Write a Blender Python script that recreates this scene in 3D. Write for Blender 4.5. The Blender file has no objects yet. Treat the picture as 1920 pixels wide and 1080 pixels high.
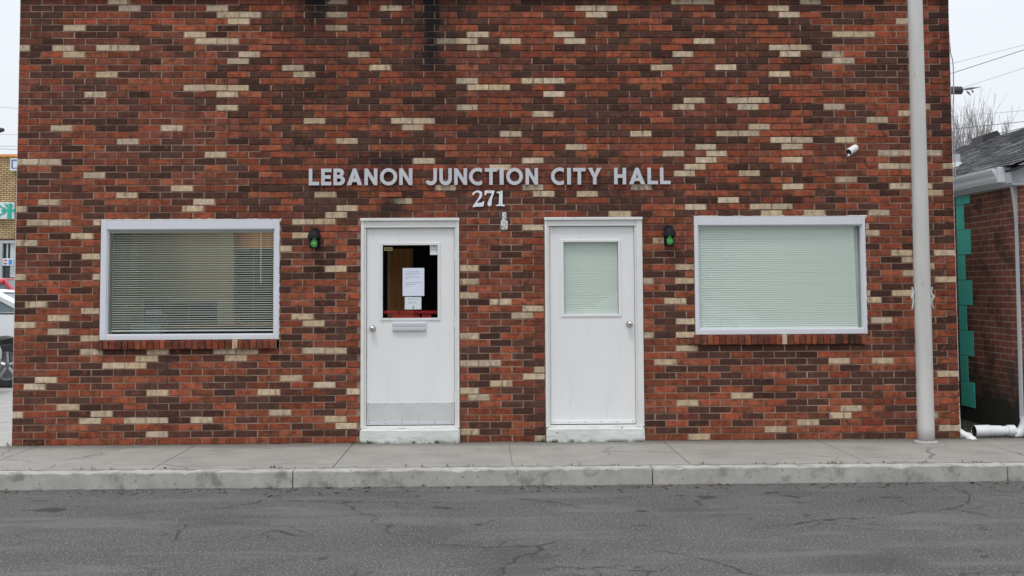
import bpy, bmesh, math, random
from mathutils import Vector, Matrix
random.seed(7)
rad = math.radians
C = bpy.context.scene.collection
SC = bpy.context.scene

# ---------------------------------------------------------------- camera
F = 2280.0                       # focal length in photo pixels (1920 wide)
CAM = Vector((4.5981, -12.0395, 1.5002))
YAW, PIT, ROL, SHY = 0.02298, 0.061045, -0.0051827, 137.99
_f = Vector((math.sin(YAW)*math.cos(PIT), math.cos(YAW)*math.cos(PIT), math.sin(PIT)))
_r = Vector((math.cos(YAW), -math.sin(YAW), 0)); _u = _r.cross(_f)
_R = _r*math.cos(ROL) + _u*math.sin(ROL); _U = -_r*math.sin(ROL) + _u*math.cos(ROL)
cd = bpy.data.cameras.new('camera'); cam = bpy.data.objects.new('camera', cd); C.objects.link(cam)
cd.sensor_width = 36; cd.lens = 36*F/1920; cd.shift_y = -SHY/1920; cd.clip_end = 2000; cd.clip_start = .05
cam.matrix_world = Matrix((( _R.x,_U.x,-_f.x,CAM.x),(_R.y,_U.y,-_f.y,CAM.y),(_R.z,_U.z,-_f.z,CAM.z),(0,0,0,1)))
SC.camera = cam
def at(px, py, Y=0.0):           # survey of the photo: the point at depth Y seen at photo pixel (px, py)
    d = _f*F + _R*(px-960) - _U*(py-540+SHY)
    t = (Y-CAM.y)/d.y
    return CAM + d*t

# ---------------------------------------------------------------- light
SC.view_settings.view_transform = 'Standard'; SC.view_settings.look = 'None'
SC.view_settings.exposure = 0.0; SC.view_settings.gamma = 1
W = bpy.data.worlds.new('World'); SC.world = W; W.use_nodes = True
n = W.node_tree.nodes; l = W.node_tree.links; n.clear()
out = n.new('ShaderNodeOutputWorld'); bg = n.new('ShaderNodeBackground')
sky = n.new('ShaderNodeTexSky'); sky.sky_type = 'NISHITA'; sky.sun_disc = False
sky.sun_elevation = rad(67); sky.sun_rotation = rad(200); sky.dust_density = 4; sky.air_density = 1
hs = n.new('ShaderNodeHueSaturation'); hs.inputs['Saturation'].default_value = .25
tc = n.new('ShaderNodeTexCoord'); sx = n.new('ShaderNodeSeparateXYZ')
rp = n.new('ShaderNodeValToRGB')                 # overcast: clouds brighten towards the zenith
rp.color_ramp.elements[0].position = .0; rp.color_ramp.elements[0].color = (8.9, 9.35, 9.95, 1)
rp.color_ramp.elements[1].position = .9; rp.color_ramp.elements[1].color = (14.2, 14.8, 15.8, 1)
e = rp.color_ramp.elements.new(.28); e.color = (9.5, 10.0, 10.7, 1)
nz = n.new('ShaderNodeTexNoise'); nz.inputs['Scale'].default_value = 2.2; nz.inputs['Detail'].default_value = 4
mr = n.new('ShaderNodeMapRange'); mr.inputs['To Min'].default_value = .95; mr.inputs['To Max'].default_value = 1.05
vm = n.new('ShaderNodeVectorMath'); vm.operation = 'SCALE'
mx = n.new('ShaderNodeMix'); mx.data_type = 'RGBA'; mx.inputs[0].default_value = .9
l.new(tc.outputs['Generated'], sx.inputs[0]); l.new(sx.outputs['Z'], rp.inputs[0])
l.new(tc.outputs['Generated'], nz.inputs['Vector']); l.new(nz.outputs['Fac'], mr.inputs['Value'])
l.new(rp.outputs['Color'], vm.inputs[0]); l.new(mr.outputs[0], vm.inputs['Scale'])
l.new(sky.outputs[0], hs.inputs['Color']); l.new(hs.outputs[0], mx.inputs['A']); l.new(vm.outputs[0], mx.inputs['B'])
l.new(mx.outputs['Result'], bg.inputs['Color']); bg.inputs['Strength'].default_value = .1
l.new(bg.outputs[0], out.inputs[0])
sd = bpy.data.lights.new('sun', 'SUN'); sd.energy = 1.15; sd.angle = rad(12); sd.color = (1, .97, .92)
sun = bpy.data.objects.new('sun', sd); C.objects.link(sun)
sun.rotation_euler = Vector((.22, .50, -1.3)).to_track_quat('-Z', 'Y').to_euler()   # high, behind the camera to the left

# ---------------------------------------------------------------- materials
def mat(name, col=(.5,.5,.5), rough=.7, metal=0, noise=None, bump=None, attr=None, spec=.5):
    """noise=(scale, amount[, (sx,sy,sz)]); bump=(scale, strength)"""
    m = bpy.data.materials.new(name); m.use_nodes = True
    N = m.node_tree.nodes; L = m.node_tree.links; b = N['Principled BSDF']
    b.inputs['Roughness'].default_value = rough; b.inputs['Metallic'].default_value = metal
    b.inputs['Specular IOR Level'].default_value = spec
    b.inputs['Base Color'].default_value = (*col, 1); src = None
    t = N.new('ShaderNodeTexCoord')
    if attr:
        a = N.new('ShaderNodeAttribute'); a.attribute_name = attr; src = a.outputs['Color']
    else:
        c = N.new('ShaderNodeRGB'); c.outputs[0].default_value = (*col, 1); src = c.outputs[0]
    if noise:
        mp = N.new('ShaderNodeMapping'); L.new(t.outputs['Object'], mp.inputs[0])
        if len(noise) > 2: mp.inputs['Scale'].default_value = noise[2]
        z = N.new('ShaderNodeTexNoise'); z.inputs['Scale'].default_value = noise[0]; z.inputs['Detail'].default_value = 6
        z.inputs['Roughness'].default_value = .65
        L.new(mp.outputs[0], z.inputs['Vector'])
        r = N.new('ShaderNodeMapRange'); r.inputs['From Min'].default_value = .25; r.inputs['From Max'].default_value = .75
        r.inputs['To Min'].default_value = 1-noise[1]; r.inputs['To Max'].default_value = 1+noise[1]
        L.new(z.outputs['Fac'], r.inputs['Value'])
        v = N.new('ShaderNodeVectorMath'); v.operation = 'SCALE'; L.new(src, v.inputs[0]); L.new(r.outputs[0], v.inputs['Scale'])
        src = v.outputs[0]
    L.new(src, b.inputs['Base Color'])
    if bump:
        z = N.new('ShaderNodeTexNoise'); z.inputs['Scale'].default_value = bump[0]; z.inputs['Detail'].default_value = 5
        L.new(t.outputs['Object'], z.inputs['Vector'])
        bp = N.new('ShaderNodeBump'); bp.inputs['Strength'].default_value = bump[1]; bp.inputs['Distance'].default_value = .004
        L.new(z.outputs['Fac'], bp.inputs['Height']); L.new(bp.outputs[0], b.inputs['Normal'])
    m['src'] = 0
    return m
def ramp(N, pts):
    r = N.new('ShaderNodeValToRGB'); el = r.color_ramp.elements
    el[0].position, el[0].color = pts[0][0], (*pts[0][1], 1); el[1].position, el[1].color = pts[-1][0], (*pts[-1][1], 1)
    for p, c in pts[1:-1]:
        x = el.new(p); x.color = (*c, 1)
    return r
def overlay(m, col, fac_socket):
    """mix a colour over the material's base colour by a factor socket"""
    N = m.node_tree.nodes; L = m.node_tree.links; b = N['Principled BSDF']
    src = b.inputs['Base Color'].links[0].from_socket
    x = N.new('ShaderNodeMix'); x.data_type = 'RGBA'; L.new(src, x.inputs['A']); x.inputs['B'].default_value = (*col, 1)
    L.new(fac_socket, x.inputs[0]); L.new(x.outputs['Result'], b.inputs['Base Color'])
def mth(m, op, a, b=None, clamp=False):
    N = m.node_tree.nodes; L = m.node_tree.links
    x = N.new('ShaderNodeMath'); x.operation = op; x.use_clamp = clamp
    for i, s in enumerate((a, b)):
        if s is None: continue
        if isinstance(s, (int, float)): x.inputs[i].default_value = s
        else: L.new(s, x.inputs[i])
    return x.outputs[0]
def noise_sock(m, scale, sc=(1,1,1), det=5, rough=.6):
    N = m.node_tree.nodes; L = m.node_tree.links
    t = N.new('ShaderNodeTexCoord'); mp = N.new('ShaderNodeMapping'); mp.inputs['Scale'].default_value = sc
    z = N.new('ShaderNodeTexNoise'); z.inputs['Scale'].default_value = scale; z.inputs['Detail'].default_value = det
    z.inputs['Roughness'].default_value = rough
    L.new(t.outputs['Object'], mp.inputs[0]); L.new(mp.outputs[0], z.inputs['Vector']); return z.outputs['Fac']
def speckle(m, col, scale, lo, hi, sc=(1,1,1), amt=1):
    """patches of another colour where noise is above lo"""
    N = m.node_tree.nodes; L = m.node_tree.links
    z = noise_sock(m, scale, sc)
    r = N.new('ShaderNodeMapRange'); r.inputs['From Min'].default_value = lo; r.inputs['From Max'].default_value = hi
    r.inputs['To Max'].default_value = amt; L.new(z, r.inputs['Value']); overlay(m, col, r.outputs[0])
def obj_xyz(m):
    N = m.node_tree.nodes; L = m.node_tree.links
    t = N.new('ShaderNodeTexCoord'); s = N.new('ShaderNodeSeparateXYZ'); L.new(t.outputs['Object'], s.inputs[0])
    return s.outputs
def glass(name, tint, refl=1.0, rough=0.0):
    m = bpy.data.materials.new(name); m.use_nodes = True
    N = m.node_tree.nodes; L = m.node_tree.links; N.clear()
    o = N.new('ShaderNodeOutputMaterial'); tr = N.new('ShaderNodeBsdfTransparent'); g = N.new('ShaderNodeBsdfGlossy')
    tr.inputs[0].default_value = (*tint, 1); g.inputs['Roughness'].default_value = rough
    fr = N.new('ShaderNodeFresnel'); fr.inputs[0].default_value = 1.45
    q = N.new('ShaderNodeMath'); q.operation = 'MULTIPLY'; q.inputs[1].default_value = refl
    x = N.new('ShaderNodeMixShader'); ge = N.new('ShaderNodeNewGeometry'); bf = N.new('ShaderNodeMath'); bf.operation = 'SUBTRACT'; bf.inputs[0].default_value = 1; bf.use_clamp = True
    q2 = N.new('ShaderNodeMath'); q2.operation = 'MULTIPLY'; q2.use_clamp = True; L.new(ge.outputs['Backfacing'], bf.inputs[1])
    L.new(fr.outputs[0], q.inputs[0]); L.new(q.outputs[0], q2.inputs[0]); L.new(bf.outputs[0], q2.inputs[1]); L.new(q2.outputs[0], x.inputs[0])
    L.new(tr.outputs[0], x.inputs[1]); L.new(g.outputs[0], x.inputs[2]); L.new(x.outputs[0], o.inputs[0])
    return m

# ---------------------------------------------------------------- mesh helpers
class MB:
    def __init__(s): s.v = []; s.f = []; s.m = []; s.c = []; s.mi = 0; s.col = (1,1,1)
    def face(s, idx): s.f.append(idx); s.m.append(s.mi); s.c.append(s.col)
    def poly(s, pts, flip=False):
        b = len(s.v); s.v += [tuple(p) for p in pts]; i = list(range(b, b+len(pts))); s.face(i[::-1] if flip else i)
    def box(s, a, b, ch=0):
        x0,y0,z0 = [min(a[i],b[i]) for i in range(3)]; x1,y1,z1 = [max(a[i],b[i]) for i in range(3)]
        if ch: return s.cbox(x0,y0,z0,x1,y1,z1,ch)
        k = len(s.v)
        s.v += [(x0,y0,z0),(x1,y0,z0),(x1,y1,z0),(x0,y1,z0),(x0,y0,z1),(x1,y0,z1),(x1,y1,z1),(x0,y1,z1)]
        for q in ((0,3,2,1),(4,5,6,7),(0,1,5,4),(1,2,6,5),(2,3,7,6),(3,0,4,7)): s.face([k+j for j in q])
    def cbox(s,x0,y0,z0,x1,y1,z1,c):      # box with chamfered edges: hull of three inset boxes
        bm = bmesh.new(); bmesh.ops.create_cube(bm, size=1)
        for v in bm.verts: v.co = Vector(((x0+x1)/2+v.co.x*(x1-x0),(y0+y1)/2+v.co.y*(y1-y0),(z0+z1)/2+v.co.z*(z1-z0)))
        c = min(c, .45*min(x1-x0,y1-y0,z1-z0))
        bmesh.ops.bevel(bm, geom=bm.edges[:], offset=c, segments=2, affect='EDGES', profile=.6)
        s.addbm(bm)
    def addbm(s, bm):
        k = len(s.v); bm.verts.index_update(); s.v += [tuple(v.co) for v in bm.verts]
        for f in bm.faces: s.face([k+v.index for v in f.verts])
        bm.free()
    def tube(s, pts, r, seg=8, cap=True):
        pts = [Vector(p) for p in pts]; n = len(pts); rs = r if isinstance(r, (list,tuple)) else [r]*n
        k = len(s.v); up = None
        for i,p in enumerate(pts):
            d = (pts[min(i+1,n-1)]-pts[max(i-1,0)]).normalized()
            if up is None: up = d.orthogonal().normalized()
            else: up = (up-d*up.dot(d)).normalized()
            w = d.cross(up)
            for j in range(seg):
                a = 2*math.pi*j/seg; s.v.append(tuple(p+(up*math.cos(a)+w*math.sin(a))*rs[i]))
        for i in range(n-1):
            for j in range(seg):
                a=k+i*seg+j; b=k+i*seg+(j+1)%seg; s.face([a,b,b+seg,a+seg])
        if cap:
            s.face([k+j for j in range(seg)][::-1]); s.face([k+(n-1)*seg+j for j in range(seg)])
    def lathe(s, prof, o, axis='z', seg=24, a0=0, a1=2*math.pi, sc=(1,1)):
        k = len(s.v); full = abs(a1-a0-2*math.pi) < 1e-6; m = seg if full else seg+1; o = Vector(o)
        for r,h in prof:
            for j in range(m):
                a = a0+(a1-a0)*j/seg; c, t = r*math.cos(a)*sc[0], r*math.sin(a)*sc[1]
                p = {'z': (c,t,h), 'y': (c,h,t), 'x': (h,c,t)}[axis]; s.v.append(tuple(o+Vector(p)))
        for i in range(len(prof)-1):
            for j in range(seg):
                j2 = (j+1)%m; s.face([k+i*m+j, k+i*m+j2, k+(i+1)*m+j2, k+(i+1)*m+j])
    def prism(s, pts, d):                 # closed planar outline swept by vector d
        d = Vector(d); k = len(s.v); n = len(pts)
        s.v += [tuple(p) for p in pts] + [tuple(Vector(p)+d) for p in pts]
        s.face(list(range(k,k+n))); s.face(list(range(k+n,k+2*n))[::-1])
        for i in range(n):
            j=(i+1)%n; s.face([k+i,k+n+i,k+n+j,k+j])
    def build(s, name, mats, parent=None, smooth=False, loc=None, fixn=True):
        me = bpy.data.meshes.new(name); o0 = Vector(loc) if loc is not None else Vector((0,0,0))
        me.from_pydata([tuple(Vector(v)-o0) for v in s.v], [], s.f)
        mats = mats if isinstance(mats, (list,tuple)) else [mats]
        for m in mats: me.materials.append(m)
        me.polygons.foreach_set('material_index', s.m)
        if any(c != (1,1,1) for c in s.c):
            ca = me.color_attributes.new('Col', 'FLOAT_COLOR', 'CORNER'); d = []
            for p, c in zip(me.polygons, s.c): d += [c[0],c[1],c[2],1.0]*p.loop_total
            ca.data.foreach_set('color', d)
        if fixn:
            bm = bmesh.new(); bm.from_mesh(me); bmesh.ops.recalc_face_normals(bm, faces=bm.faces); bm.to_mesh(me); bm.free()
        if smooth:
            me.polygons.foreach_set('use_smooth', [True]*len(me.polygons)); me.set_sharp_from_angle(angle=rad(38))
        me.update()
        o = bpy.data.objects.new(name, me); C.objects.link(o)
        if loc is not None: o.location = loc
        if parent is not None:
            o.parent = parent; wl = Vector((0,0,0)); p = parent
            while p is not None: wl += p.location; p = p.parent
            o.location = (Vector(loc) if loc is not None else Vector((0,0,0))) - wl
        return o
def tag(o, label=None, cat=None, group=None, kind=None):
    if label: o['label'] = label
    if cat: o['category'] = cat
    if group: o['group'] = group
    if kind: o['kind'] = kind
    return o
def empty(name, loc, label, cat, group=None):
    o = bpy.data.objects.new(name, None); C.objects.link(o); o.location = loc; o.empty_display_size = .2
    return tag(o, label, cat, group)
def xz(px, py, Y=0.0):
    p = at(px, py, Y); return p.x, p.z

# ---------------------------------------------------------------- palette
M = {}
# facade brick: one colour per brick, streaked and mottled across each brick face
mb = M['brick'] = mat('facade brick', attr='Col', rough=.9, noise=(14, .42, (1.5,1,.9)), bump=(90, .6), spec=.25)
speckle(mb, (.060,.028,.022), 7, .55, .68, (2.6,1,.9), .60)
speckle(mb, (.36,.085,.045), 8, .62, .74, (2.0,1,.5), .35)
speckle(mb, (.45,.33,.25), 45, .66, .80, (1,1,1), .28)
speckle(mb, (.03,.018,.015), 60, .62, .72, (1,1,.6), .5)
def patch(m, col, scale, lo, hi, sc, amt):      # kiln blotches, kept off the cream bricks
    N = m.node_tree.nodes; L = m.node_tree.links
    a = N.new('ShaderNodeAttribute'); a.attribute_name = 'Col'; s = N.new('ShaderNodeSeparateColor'); L.new(a.outputs['Color'], s.inputs[0])
    k = mth(m,'LESS_THAN', s.outputs['Green'], .2); z = mth(m,'MULTIPLY', mth(m,'SUBTRACT', noise_sock(m, scale, sc, 7, .7), lo), 1/(hi-lo), True)
    overlay(m, col, mth(m,'MULTIPLY', mth(m,'MULTIPLY', z, k), amt))
patch(mb, (.075,.032,.021), 6.3, .50, .60, (1.5,1,2.2), .72); patch(mb, (.31,.082,.036), 7.1, .56, .64, (1.7,1,2.4), .60)
patch(mb, (.42,.115,.045), 9.7, .62, .70, (2.0,1,1.6), .45); patch(mb, (.20,.10,.075), 13, .60, .70, (1.5,1,1.5), .4)
o_ = obj_xyz(mb)
def stain(m, cx, sx_, ztop, zbot, amt, col=(.012,.010,.011)):
    wob = mth(m,'MULTIPLY', mth(m,'SUBTRACT', noise_sock(m, 9, (1,1,.5)), .5), sx_*2.4)
    dx = mth(m,'ABSOLUTE', mth(m,'ADD', mth(m,'SUBTRACT', o_['X'], cx), wob))
    fx = mth(m,'SUBTRACT', 1.0, mth(m,'DIVIDE', dx, sx_), True)
    fz = mth(m,'DIVIDE', mth(m,'SUBTRACT', o_['Z'], zbot), ztop-zbot, True)
    up = mth(m,'LESS_THAN', o_['Z'], ztop+.02)
    f = mth(m,'MULTIPLY', mth(m,'POWER', fx, .5), mth(m,'MULTIPLY', mth(m,'POWER', fz, .7), up))
    nz_ = mth(m,'ADD', mth(m,'MULTIPLY', noise_sock(m, 30), 1.4), .2)
    overlay(m, col, mth(m,'MULTIPLY', mth(m,'MULTIPLY', f, nz_), amt, True))
sx0, sz0 = xz(808, 95); stain(mb, xz(809,20)[0], .085, 4.5, sz0-.30, 2.4); stain(mb, xz(815,20)[0], .35, 4.5, sz0-.9, .75)
stain(mb, xz(592,10)[0], .17, 4.5, xz(592,75)[1], 1.6); stain(mb, xz(610,10)[0], .5, 4.5, xz(592,170)[1], .6)
stain(mb, xz(735,385)[0], .16, xz(735,372)[1], xz(735,412)[1]-.15, 1.0)
stain(mb, xz(730,320)[0], .22, xz(735,300)[1]-.0, xz(735,345)[1], .9)
stain(mb, xz(1770,200)[0]+.05, .16, 4.5, 1.7, .7)
stain(mb, xz(1130,20)[0], 2.6, 4.5, xz(1000,22)[1], .35)
mm = M['mortar'] = mat('facade mortar', (.35,.235,.175), .95, noise=(7,.35), bump=(160,.6))
speckle(mm, (.50,.40,.33), 3.0, .56, .7, (1,1,1), .5)
speckle(mm, (.10,.07,.06), 2.2, .52, .66, (1,1,1), .8)
M['white_wall'] = mat('white painted side wall', (.78,.78,.76), .8, noise=(6,.12))
mp_ = M['paint'] = mat('white door paint', (.83,.835,.835), .38, noise=(3,.04,(1,1,.3)))
speckle(mp_, (.55,.52,.47), 4, .58, .78, (3,1,.6), .30); speckle(mp_, (.40,.37,.33), 26, .70, .76, (1,1,1), .5)
mf_ = M['frame_paint'] = mat('off white frame paint', (.77,.77,.75), .45, noise=(5,.06))
speckle(mf_, (.42,.36,.30), 7, .62, .76, (3,1,.8), .5)
M['alu'] = mat('anodised window frame', (.71,.725,.775), .38, noise=(3,.05,(1,1,.3)), spec=.6)
M['caulk'] = mat('old caulk', (.62,.56,.54), .9, noise=(25,.3), bump=(70,.8))
ms_ = M['step'] = mat('chipped painted concrete', (.70,.73,.70), .7, noise=(6,.10), bump=(35,.8))
speckle(ms_, (.16,.15,.13), 13, .665, .70, (1,1,1.2), .9)
speckle(ms_, (.30,.29,.22), 5, .60, .72, (1.2,1,.7), .5)
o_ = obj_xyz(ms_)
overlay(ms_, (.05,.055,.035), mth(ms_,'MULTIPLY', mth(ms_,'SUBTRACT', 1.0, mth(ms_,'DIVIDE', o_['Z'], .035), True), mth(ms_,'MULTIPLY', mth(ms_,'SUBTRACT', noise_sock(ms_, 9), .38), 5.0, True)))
M['steel'] = mat('brushed kick plate', (.70,.70,.70), .45, .35, noise=(5,.10,(1,1,1)))
M['chrome'] = mat('satin knob', (.62,.60,.58), .25, 1)
M['slot'] = mat('aluminium mail slot', (.74,.74,.79), .35, .35)
M['dark'] = mat('dark gap', (.015,.014,.014), .8)
M['rubber'] = mat('black rubber', (.03,.03,.032), .8, noise=(20,.3))
M['glass_tint'] = glass('tinted window glass', (.955,.985,.970), 2.1)
M['glass_clear'] = glass('door glass', (.97,.98,.97), .6)
M['glass_lamp'] = glass('lantern glass', (.9,.95,.95), .8)
M['slat'] = mat('vinyl blind', (.70,.70,.66), .5)
M['slat_closed'] = mat('closed vinyl blind', (.86,.885,.84), .5, noise=(1.3,.02))
M['beige'] = mat('interior beige wall', (.46,.37,.215), .9, noise=(2,.06))
M['int_floor'] = mat('interior floor', (.16,.14,.12), .7)
M['int_dark'] = mat('dark interior wall', (.05,.035,.03), .8)
M['int_ceil'] = mat('interior ceiling', (.7,.7,.66), .9)
M['trim_wood'] = mat('pale wood trim', (.75,.5,.28), .5)
M['wood'] = mat('brown wood panel', (.72,.31,.09), .55, noise=(4,.3,(6,1,.4)))
M['letter'] = mat('aluminium letters', (.62,.63,.67), .42, .25, noise=(18,.10), bump=(60,.15))
M['digit'] = mat('white number paint', (.82,.83,.88), .5, noise=(12,.06))
M['screw'] = mat('dark screw', (.10,.09,.09), .5, .6)
M['black_metal'] = mat('black lantern metal', (.008,.009,.013), .65, .0, noise=(20,.3), spec=.25)
gb = M['bulb'] = mat('green bulb', (.15,.55,.15), .3)
gb.node_tree.nodes['Principled BSDF'].inputs['Emission Color'].default_value = (.16,.8,.18,1)
gb.node_tree.nodes['Principled BSDF'].inputs['Emission Strength'].default_value = .08
rw = M['old_white'] = mat('peeling white bracket', (.72,.72,.70), .6, noise=(20,.1))
speckle(rw, (.09,.06,.05), 55, .54, .60)
M['cam_white'] = mat('camera housing', (.82,.82,.83), .4)
M['paper'] = mat('paper', (.72,.76,.88), .8)
M['paper2'] = mat('small paper', (.68,.75,.80), .8)
M['ink'] = mat('grey print', (.32,.34,.42), .8)
M['ink_dark'] = mat('dark print', (.05,.06,.08), .8)
M['red_letter'] = mat('red vinyl lettering', (.42,.015,.022), .6)
M['yellow'] = mat('faded yellow sticker', (.42,.36,.15), .6)
gp = M['pole'] = mat('galvanised pole', (.60,.59,.565), .6, .25, noise=(3,.10,(3,3,.5)), bump=(25,.08))
speckle(gp, (.25,.24,.22), 12, .66, .72, (1,1,.35), .6)
o_ = obj_xyz(gp)
overlay(gp, (.13,.11,.09), mth(gp,'MULTIPLY', mth(gp,'SUBTRACT', 1.0, mth(gp,'DIVIDE', o_['Z'], .16), True), .9))
# paving
mc = M['concrete'] = mat('pavement concrete', (.31,.295,.27), .93, noise=(2.3,.16), bump=(60,.5))
speckle(mc, (.19,.18,.165), 1.3, .54, .72, (1,1,1), .6); speckle(mc, (.50,.48,.44), 55, .6, .7, (1,1,1), .4)
speckle(mc, (.11,.105,.10), 5, .66, .72, (1,1,1), .6)
ma = M['asphalt'] = mat('road asphalt', (.092,.091,.090), .93, noise=(1.1,.22), bump=(75,1.0), spec=.25)
speckle(ma, (.30,.29,.275), 62, .55, .63, (1,1,1), .75); speckle(ma, (.03,.03,.03), 48, .58, .66, (1,1,1), .6); speckle(ma, (.05,.05,.052), .8, .55, .7, (1,1,1), .5)
def cracks(m, scale, width, lo, hi, col, amt=.85):
    N = m.node_tree.nodes; L = m.node_tree.links
    t = N.new('ShaderNodeTexCoord'); z = N.new('ShaderNodeTexNoise'); z.inputs['Scale'].default_value = 2.2; z.inputs['Detail'].default_value = 6
    L.new(t.outputs['Object'], z.inputs['Vector'])
    v = N.new('ShaderNodeVectorMath'); v.operation = 'MULTIPLY_ADD'; v.inputs[1].default_value = (.55,.55,0); L.new(z.outputs['Color'], v.inputs[0]); L.new(t.outputs['Object'], v.inputs[2])
    w = N.new('ShaderNodeTexVoronoi'); w.feature = 'DISTANCE_TO_EDGE'; w.inputs['Scale'].default_value = scale; L.new(v.outputs[0], w.inputs['Vector'])
    f = mth(m,'SUBTRACT', 1.0, mth(m,'DIVIDE', w.outputs['Distance'], width), True)
    g = mth(m,'MULTIPLY', mth(m,'SUBTRACT', noise_sock(m, .7), lo), 1/(hi-lo), True)
    overlay(m, col, mth(m,'MULTIPLY', mth(m,'MULTIPLY', f, g), amt))
cracks(ma, .55, .012, .46, .56, (.028,.028,.03)); cracks(ma, 2.2, .03, .56, .64, (.03,.03,.032)); cracks(mc, .5, .006, .47, .54, (.09,.085,.08))
speckle(ma, (.16,.155,.15), 2.3, .52, .66, (.35,1.6,1), .55); speckle(ma, (.035,.034,.035), 3.1, .64, .70, (1,1,1), .75)
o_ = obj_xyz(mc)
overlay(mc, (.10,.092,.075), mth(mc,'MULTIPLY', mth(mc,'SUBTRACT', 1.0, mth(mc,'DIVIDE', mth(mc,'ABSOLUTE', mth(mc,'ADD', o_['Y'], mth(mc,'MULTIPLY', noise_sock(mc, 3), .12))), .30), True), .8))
speckle(mc, (.55,.53,.49), 26, .63, .70, (1,1,1), .5); speckle(mc, (.12,.115,.105), 22, .60, .70, (1,1,1), .5)
speckle(mc, (.27,.26,.24), 14, .5, .7, (1,1,1), .5); speckle(mc, (.08,.078,.075), 9, .70, .73, (1,1,1), .7)
ml = M['lot'] = mat('gravelly lot', (.38,.375,.355), .95, noise=(3,.18), bump=(80,.9))
speckle(ml, (.55,.54,.50), 70, .56, .66); speckle(ml, (.20,.20,.19), 1.6, .56, .7, (1,1,1), .5)
M['soil'] = mat('dark alley soil', (.045,.042,.030), .95, noise=(9,.5), bump=(40,1))
M['kerb'] = mat('kerb concrete', (.42,.41,.38), .9, noise=(4,.22,(1,1,1)), bump=(70,.5))
M['pvc'] = mat('white drain plastic', (.76,.77,.78), .45, noise=(9,.08))
speckle(M['pvc'], (.42,.34,.22), 9, .62, .74, (1,1,1), .6)
M['gutter'] = mat('white gutter', (.70,.73,.75), .4, noise=(4,.06))
M['soffit'] = mat('soffit', (.52,.56,.57), .7)
M['green'] = mat('green painted quoin', (.10,.78,.62), .6, noise=(5,.10))
M['shingle'] = mat('asphalt shingle', attr='Col', rough=.95, noise=(30,.35), bump=(150,.6))
M['black_vent'] = mat('black roof vent', (.03,.027,.03), .6)
M['wire'] = mat('utility wire', (.12,.12,.13), .6)
M['wire_light'] = mat('pale wire', (.42,.43,.45), .6)
M['bark'] = mat('bare bark', (.22,.20,.19), .9)
def brick_mat(name, c1, c2, mortar, bw, rh, ms=.010, axis='x', dirt=None):
    m = bpy.data.materials.new(name); m.use_nodes = True; N = m.node_tree.nodes; L = m.node_tree.links
    b = N['Principled BSDF']; b.inputs['Roughness'].default_value = .88
    t = N.new('ShaderNodeTexCoord'); s = N.new('ShaderNodeSeparateXYZ'); c = N.new('ShaderNodeCombineXYZ')
    L.new(t.outputs['Object'], s.inputs[0]); L.new(s.outputs['X' if axis=='x' else 'Y'], c.inputs[0]); L.new(s.outputs['Z'], c.inputs[1])
    k = N.new('ShaderNodeTexBrick'); L.new(c.outputs[0], k.inputs['Vector'])
    k.inputs['Scale'].default_value = 1; k.inputs['Brick Width'].default_value = bw; k.inputs['Row Height'].default_value = rh
    k.inputs['Mortar Size'].default_value = ms; k.inputs['Mortar Smooth'].default_value = .2
    k.inputs['Color1'].default_value = (*c1,1); k.inputs['Color2'].default_value = (*c2,1); k.inputs['Mortar'].default_value = (*mortar,1)
    z = N.new('ShaderNodeTexNoise'); z.inputs['Scale'].default_value = 3.0; z.inputs['Detail'].default_value = 8; L.new(t.outputs['Object'], z.inputs['Vector'])
    r = N.new('ShaderNodeMapRange'); r.inputs['From Min'].default_value=.25; r.inputs['From Max'].default_value=.75
    r.inputs['To Min'].default_value=.7; r.inputs['To Max'].default_value=1.3; L.new(z.outputs['Fac'], r.inputs['Value'])
    v = N.new('ShaderNodeVectorMath'); v.operation='SCALE'; L.new(k.outputs['Color'], v.inputs[0]); L.new(r.outputs[0], v.inputs['Scale'])
    L.new(v.outputs[0], b.inputs['Base Color'])
    bp = N.new('ShaderNodeBump'); bp.inputs['Strength'].default_value=.8; bp.inputs['Distance'].default_value=.008; bp.invert=True
    L.new(k.outputs['Fac'], bp.inputs['Height']); L.new(bp.outputs[0], b.inputs['Normal'])
    return m
nb = M['nb_brick'] = brick_mat('neighbour brick', (.27,.085,.055), (.21,.062,.042), (.34,.25,.20), .2165, .0667, .007, 'y')
speckle(nb, (.03,.022,.018), 2.6, .50, .64, (1,1,1.4), .7)
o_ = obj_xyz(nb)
overlay(nb, (.022,.022,.014), mth(nb,'MULTIPLY', mth(nb,'SUBTRACT', mth(nb,'ADD', noise_sock(nb, 3.5), .30), mth(nb,'MULTIPLY', o_['Z'], 1.0)), 2.0, True))  # alley shade painted into the brick colour, darkest at the foot
M['tan_brick'] = brick_mat('tan brick', (.60,.42,.21), (.50,.34,.17), (.13,.09,.06), .20, .0665, .014, 'x')

# ---------------------------------------------------------------- ground
def sheet(name, pts, z, m, kind='structure', thick=0):
    b = MB(); b.poly([(x,y,z) for x,y in pts]); return tag(b.build(name, m), kind=kind)
sheet('ground', [(-400,-400),(400,-400),(400,500),(-400,500)], -.16, M['asphalt'])
b = MB(); b.box((-60,-1.62,-.15),(60,7.0,-.012)); b.mi = 0
tag(b.build('parking_lot', M['lot'], loc=(0,0,0)), kind='structure')
sheet('rear_lot', [(-60,7.0),(60,7.0),(60,60),(-60,60)], -.016, M['lot'])
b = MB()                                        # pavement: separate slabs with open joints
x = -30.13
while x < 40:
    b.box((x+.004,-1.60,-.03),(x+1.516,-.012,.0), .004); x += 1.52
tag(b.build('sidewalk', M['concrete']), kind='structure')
b = MB(); x = -30
while x < 40:
    b.box((x+.003,-1.78,-.15),(x+2.997,-1.624,-.003), .012); x += 3.0
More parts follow.
